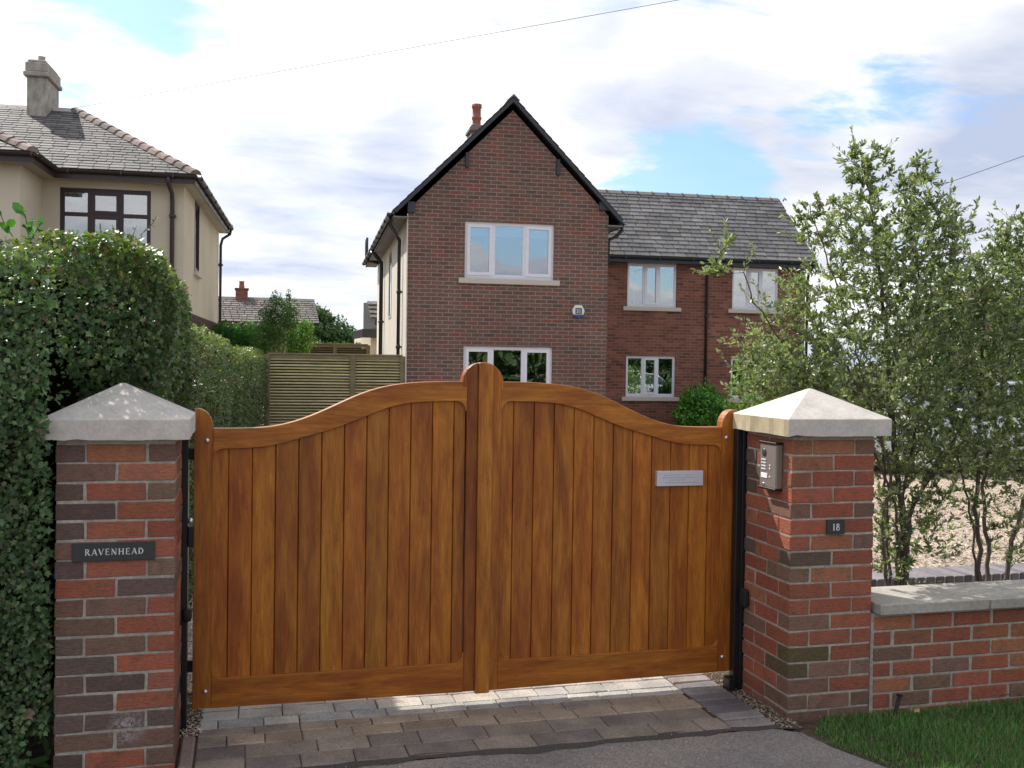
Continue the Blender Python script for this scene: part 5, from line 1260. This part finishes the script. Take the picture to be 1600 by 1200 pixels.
crown('garden_tree', 'dark leafy tree filling the far right behind the shrubs', 'tree', (17.5, 15.5, 0), [((17.2, 15.5, 2.6), (2.2, 1.6, 1.6)), ((15.2, 15.2, 1.9), (1.4, 1.2, 1.2)), ((19.5, 15.6, 2.2), (2.2, 1.5, 1.7)), ((16.5, 15.2, 1.0), (2.2, 1.0, 1.0))], 12000, .15, [(.04, .085, .025), (.06, .12, .03), (.03, .06, .02)], None, 'oval')
# across the road, behind the viewer: what the lower windows mirror
for i, (x, y, s_) in enumerate([(-9, -29, 1.35), (-2.5, -28, 1.2), (4, -30, 1.4), (10.5, -28, 1.25), (17, -31, 1.5), (24, -27, 1.4), (31, -28, 1.5)]):
    crown('roadside_tree', ['bushy', 'rounded', 'tall', 'spreading', 'large', 'thickset', 'broad'][i] + ' dark tree across the road, mirrored in the lower windows', 'tree', (x, y, -.1), [((x, y, 2.2 * s_), (2.4 * s_, 1.6, 1.7 * s_)), ((x + 1.6, y, 1.7 * s_), (1.6, 1.4, 1.3)), ((x - 1.6, y, 1.5 * s_), (1.7, 1.4, 1.3)), ((x, y, .8), (3, 1.2, 1))], 5200, .42, [(.04, .07, .028), (.055, .09, .035)], None, 'tri', (.12, (.08, .07, .06)), 'trees across the road')

# -- the two tall shrubs behind the low wall ----------------------------------
def inpoly(x, y, poly):
    c = np.zeros(len(x), bool); j = len(poly) - 1
    for i in range(len(poly)):
        xi, yi = poly[i]; xj, yj = poly[j]
        c ^= ((yi > y) != (yj > y)) & (x < (xj - xi) * (y - yi) / (yj - yi + 1e-9) + xi); j = i
    return c
def shrub(name, label, stems, zones, seedv, leafcols, lw, lsz=.036, grp='tall shrubs behind the wall'):
    """stems: polylines of (x, z, dy) metres from the root at y=1.05; zones: (kind, data, count); twigs grow towards points in the crown's own outline"""
    rg = np.random.default_rng(seedv)
    nodes = []; parent = []; rad = []; G_ = MB(); BK = [(.115, .088, .075), (.10, .08, .07), (.135, .105, .09)]
    def addline(pts, r0_, r1_):
        pts = [Vector(p) for p in pts]; out = []
        for k in range(len(pts) - 1):
            m_ = max(2, int((pts[k + 1] - pts[k]).length / .06))
            for i in range(m_): out.append(pts[k].lerp(pts[k + 1], i / m_))
        out.append(pts[-1])
        out = [p + Vector((rg.normal(0, .006), rg.normal(0, .006), 0)) if 0 < i else p for i, p in enumerate(out)]
        n = len(out); rs = [r0_ + (r1_ - r0_) * i / (n - 1) for i in range(n)]
        G_.tube(out, rs, 8, random.choice(BK)); nodes.extend(out); rad.extend(rs)
    for s_ in stems: addline(s_[0], s_[1], s_[2])
    T = []
    for kind, data, cnt, ys in zones:
        m_ = 0
        cnt = int(cnt * (2.2 if kind == 'poly' else 1.45))
        while m_ < cnt:
            if kind == 'poly':
                X = rg.uniform(min(p[0] for p in data), max(p[0] for p in data), 400); Y_ = rg.uniform(min(p[1] for p in data), max(p[1] for p in data), 400); k = inpoly(X, Y_, data)
            else:
                cx, cz, rx, rz = data; th = rg.uniform(0, 6.28, 400); q = np.sqrt(rg.random(400)); X = cx + rx * q * np.cos(th); Y_ = cz + rz * q * np.sin(th); k = np.ones(400, bool)
            for x, z in zip(X[k], Y_[k]):
                if m_ >= cnt: break
                T.append((x, ys[0] + rg.normal(0, ys[1]), z)); m_ += 1
    T = np.array(T); nd_ = np.array([tuple(p) for p in nodes])
    d2 = ((T[:, None, :] - nd_[None]) ** 2).sum(2).min(1); order = np.argsort(d2)
    P, D = [], []
    nl = [tuple(p) for p in nodes]; rl = list(rad)
    arr = np.array(nl)
    for ti in order:
        t = T[ti]; dv = t - arr; dist = np.sqrt((dv ** 2).sum(1)) + np.maximum(0, -dv[:, 2]) * 1.2
        k = int(np.argmin(dist)); a_ = Vector(arr[k]); b_ = Vector(t); L_ = (b_ - a_).length
        if L_ < .02: continue
        m_ = max(2, int(L_ / .05)); mid = a_.lerp(b_, .5) + Vector((rg.normal(0, .05) * L_, rg.normal(0, .05) * L_, -.10 * L_))
        pts = [a_ * (1 - s) ** 2 + mid * 2 * s * (1 - s) + b_ * s * s for s in [i / m_ for i in range(m_ + 1)]]
        r0_ = min(rl[k] * .7, .0022 + .006 * L_); G_.tube(pts, [r0_ + (.0011 - r0_) * i / m_ for i in range(m_ + 1)], 4, BK[0], cap=False)
        new = [tuple(p) for p in pts[1:]]; nl += new; rl += [max(.0014, r0_ * .6)] * len(new); arr = np.concatenate([arr, np.array(new)])
        d = (pts[-1] - pts[-2]).normalized(); d = (d + Vector((rg.normal(0, .25), rg.normal(0, .25), .35))).normalized()
        if rg.random() < .22:                                # a longer bare-tipped shoot
            e_ = pts[-1] + d * rg.uniform(.05, .13); G_.tube([pts[-1], e_], [.0012, .0007], 4, BK[0], cap=False); pts[-1] = pts[-1].lerp(e_, .99); pts[-2] = pts[-2].lerp(e_, .3)
        nlv = rg.integers(9, 15); span = max(.15, min(L_, .30))
        for i in range(nlv):
            s = 1 - span / max(L_, span) * (i / nlv); s = max(0, min(1, s)); f_ = s * m_; q = min(int(f_), m_ - 1); p = pts[q].lerp(pts[q + 1], f_ - q)
            P.append(p); o_ = Vector(rg.normal(size=3)).normalized(); o_ = (o_ - d * o_.dot(d)).normalized(); D.append(d * rg.uniform(.3, 1.1) + o_ * rg.uniform(.4, 1))
        P.append(pts[-1]); D.append(d)
    root = G_.build(name, 'bark'); tag(root, label, 'shrub', grp)
    P = np.array(P); D = np.array(D); n = len(P); nr = rnd_dir(n) * .8 + np.array([-.1, .1, .8])
    c = palette(n, leafcols, lw, .2) * 1.38; f = np.clip((P[:, 2] - 1.2) / 1.4, 0, 1); c *= (1 + .12 * vnoise(P, 3, seedv))[:, None]
    sz = lsz * RNG.uniform(.65, 1.2, n)
    leaves('foliage', P, nr, D, np.c_[sz, sz * RNG.uniform(.50, .72, n)], np.clip(c, .004, 1), 'oval', 'leaf_shrub', root)
    return root, n
YS = 1.05
def W(x, y, Y=YS): v = at(x, y, Y); return (v.x, v.z)
def WP(l, Y=YS): return [W(x, y, Y) for x, y in l]
def ST(l, dy=0): 
    o = []
    for i, (x, y) in enumerate(l): v = at(x, y, YS); o.append((v.x, YS + dy * i, v.z if i else .0))
    return o
def EL_(x, y, rx, ry): c = W(x, y); return (c[0], c[1], rx / 268, ry / 268)
LFC = [(.145, .170, .095), (.115, .142, .08), (.185, .205, .125), (.085, .11, .062), (.23, .245, .16), (.15, .13, .10)]
LFY = [(.19, .23, .08), (.15, .19, .07), (.23, .27, .11), (.11, .15, .06)]
stems1 = [(ST([(1413, 930), (1415, 850), (1412, 800), (1400, 700), (1392, 610), (1385, 500), (1372, 380), (1362, 300), (1355, 250)], .004), .024, .004),
          (ST([(1413, 930), (1417, 850), (1430, 790), (1478, 720), (1530, 640), (1556, 560)], .012), .020, .005),
          (ST([(1384, 930), (1380, 880), (1372, 820), (1385, 740), (1350, 640), (1300, 560), (1230, 520)], -.02), .013, .004),
          (ST([(1408, 930), (1412, 780), (1440, 660), (1455, 540), (1448, 420), (1436, 340), (1430, 275)], .02), .014, .003),
          (ST([(1400, 930), (1398, 800), (1350, 690), (1290, 620), (1200, 530), (1160, 475), (1137, 430)], -.03), .010, .0035),
          (ST([(1395, 930), (1380, 700), (1330, 520), (1290, 400), (1262, 320)], .0), .010, .003)]
zones1 = [('poly', WP([(1300, 350), (1335, 300), (1390, 330), (1450, 320), (1490, 400), (1510, 560), (1500, 720), (1390, 740), (1300, 650), (1240, 620), (1200, 540), (1265, 500), (1300, 430)]), 1000, (YS, .24)),
          ('ell', EL_(1354, 268, 34, 48), 66, (YS, .07)), ('ell', EL_(1435, 305, 36, 56), 72, (YS, .07)), ('ell', EL_(1275, 345, 36, 40), 40, (YS, .06)), ('ell', EL_(1475, 370, 36, 56), 56, (YS, .08)),
          ('ell', EL_(1110, 395, 14, 22), 7, (YS - .2, .04)), ('ell', EL_(1090, 425, 18, 14), 7, (YS - .2, .04)), ('ell', EL_(1140, 415, 6, 12), 2, (YS - .2, .03)),
          ('ell', EL_(1235, 480, 45, 45), 55, (YS, .1)), ('ell', EL_(1160, 540, 35, 28), 24, (YS - .15, .08)), ('ell', EL_(1170, 590, 46, 34), 48, (YS - .15, .1)), ('ell', EL_(1230, 600, 60, 50), 110, (YS - .1, .12)),
          ('poly', WP([(1365, 720), (1480, 720), (1470, 770), (1420, 900), (1365, 900)]), 105, (YS, .10)), ('poly', WP([(1430, 760), (1510, 760), (1500, 880), (1430, 880)]), 16, (YS, .06))]
shrub('tall_shrub', 'tall multi-stemmed shrub with thin spires, rising just right of the right brick pillar', stems1, zones1, 5, LFC + LFY[:2], [5, 4, 4, 2.5, 2, .6, 2.2, 2])
stems2 = [(ST([(1531, 930), (1533, 860), (1526, 780), (1530, 700), (1535, 600), (1540, 500), (1560, 420), (1585, 350)], .004), .017, .004),
          (ST([(1543, 930), (1546, 850), (1540, 760), (1560, 650), (1590, 540), (1610, 400)], .01), .015, .004),
          (ST([(1566, 930), (1578, 860), (1600, 780), (1625, 700), (1640, 560)], .0), .018, .006),
          (ST([(1535, 930), (1520, 800), (1500, 700), (1490, 600), (1500, 480)], .02), .009, .003)]
zones2 = [('poly', WP([(1500, 440), (1545, 400), (1600, 350), (1700, 360), (1710, 700), (1600, 760), (1500, 740), (1480, 600)]), 860, (YS + .05, .24)),
          ('ell', EL_(1580, 375, 34, 40), 60, (YS, .06)), ('ell', EL_(1545, 440, 35, 30), 30, (YS, .1)), ('poly', WP([(1500, 740), (1600, 740), (1620, 890), (1570, 880), (1500, 800)]), 42, (YS, .08)), ('ell', EL_(1538, 915, 22, 9), 8, (YS - .2, .04))]
shrub('tall_shrub', 'wider twin-stemmed shrub filling the right edge behind the low wall', stems2, zones2, 9, LFC + LFY[:2], [5, 4, 3, 3, 1.6, .8, 2, 1.5])

# ================================================================== parked car
def car():
    root = thing('parked_car', 'pale silver-blue hatchback parked on the gravel, half hidden by the shrubs', 'car', (11.75, 9.9, -.03), PSI)
    # stations along x (nose at -x): x, half width, sill z, belt z
    st = [(-2.08, .60, .34, .58), (-2.0, .72, .22, .68), (-1.75, .82, .19, .78), (-1.2, .87, .18, .88), (-.6, .88, .18, .93), (.3, .88, .18, .95), (1.2, .87, .19, .97), (1.75, .83, .22, .98), (1.98, .76, .28, .93), (2.05, .66, .36, .75)]
    g = MB(); rings = []
    for x, w, z0, z1 in st:
        m_ = (z0 + z1) / 2
        half = [(0, z0), (w * .82, z0), (w * .97, z0 + .07), (w, m_ * .95), (w * .985, m_ + .12 * (z1 - z0)), (w * .93, z1 - .03), (w * .80, z1), (0, z1 + .02)]
        ring = [(x, -a, b) for a, b in half] + [(x, a, b) for a, b in half[::-1][1:-1]]; rings.append(ring)
    n = len(rings[0]); vs = [p for r_ in rings for p in r_]
    F = [(i * n + k, (i + 1) * n + k, (i + 1) * n + (k + 1) % n, i * n + (k + 1) % n) for i in range(len(rings) - 1) for k in range(n)] + [tuple(range(n)), tuple(range((len(rings) - 1) * n, len(rings) * n))[::-1]]
    g.mesh(vs, F, (1, 1, 1), True); b = g.build('body', 'carpaint', root, fix=True); s_ = b.modifiers.new('sub', 'SUBSURF'); s_.levels = 1; s_.render_levels = 2
    g = MB(); cab = [(-1.05, .70, .93, .93), (-.35, .70, .93, 1.38), (.2, .70, .94, 1.45), (.9, .69, .95, 1.43), (1.5, .66, .96, 1.30), (1.85, .62, .96, .98)]
    rg_ = []
    for x, w, z0, z1 in cab: rg_.append([(x, -w - .06, z0), (x, -w + .10 * (z1 - z0) * -1.6, z1 - .02), (x, -.3, z1 + .02), (x, .3, z1 + .02), (x, w - .16 * (z1 - z0), z1 - .02), (x, w + .06, z0)])
    vs = [p for r_ in rg_ for p in r_]; F = [(i * 6 + k, (i + 1) * 6 + k, (i + 1) * 6 + k + 1, i * 6 + k + 1) for i in range(5) for k in range(5)]
    g.mesh(vs, F, (1, 1, 1), True); g.build('glasshouse', 'carglass', root, fix=True)
    g = MB(); 
    for i in range(1, 4):
        a_, b_ = rg_[i], rg_[i + 1]; up = lambda p: (p[0], p[1], p[2] + .012)
        g.mesh([up(a_[1]), up(a_[2]), up(a_[3]), up(a_[4]), up(b_[1]), up(b_[2]), up(b_[3]), up(b_[4])], [(0, 4, 5, 1), (1, 5, 6, 2), (2, 6, 7, 3)], (1, 1, 1), True)
    for sg in (-1, 1):
        for i in (0, 1, 2, 3, 4):
            p, q_ = (rg_[i][1 if sg < 0 else 4], rg_[i + 1][1 if sg < 0 else 4]); g.tube([(p[0], p[1] * 1.01, p[2]), (q_[0], q_[1] * 1.01, q_[2])], .024, 6)
        for i in (2, 3): p, q_ = rg_[i][1 if sg < 0 else 4], rg_[i][0 if sg < 0 else 5]; g.tube([(p[0], p[1] * 1.015, p[2]), (q_[0], q_[1] * 1.0, q_[2])], .022, 6)
    g.build('roof', 'carpaint', root)
    for x in (-1.30, 1.30):
        for sg in (-1, 1):
            g = MB(); y = sg * .80
            g.lathe([(.20, -.10), (.29, -.105), (.315, -.07), (.315, .07), (.29, .105), (.20, .10)], (x, y, .315), 24, axis='y'); w = g.build('wheel', 'rubber', root)
            g = MB(); g.lathe([(.02, -.112), (.06, -.114), (.19, -.10), (.205, -.108), (.205, .108), (.19, .10), (.02, .112)], (x, y, .315), 18, axis='y'); g.build('rim', 'zinc', w)
    for sg in (-1, 1):
        g = MB(); g.cbox(-1.98, -1.72, sg * .64 - .12, sg * .64 + .12, .56, .70, .04); g.build('headlight', 'button', root)
        g = MB(); g.cbox(1.80, 2.01, sg * .68 - .07, sg * .68 + .07, .68, .90, .03); g.build('tail_light', vmat('tail_lamp', .3, 5, .9, 1.1, 0, base=(.35, .02, .02)), root)
        g = MB(); g.cbox(-.82, -.66, sg * .98 - .08, sg * .98 + .08, .92, 1.04, .03); g.build('door_mirror', 'carpaint', root)
    g = MB(); g.box(-1.9, 1.9, -.76, .76, .16, .30); g.build('underbody', 'rubber', root)
    return root
car()
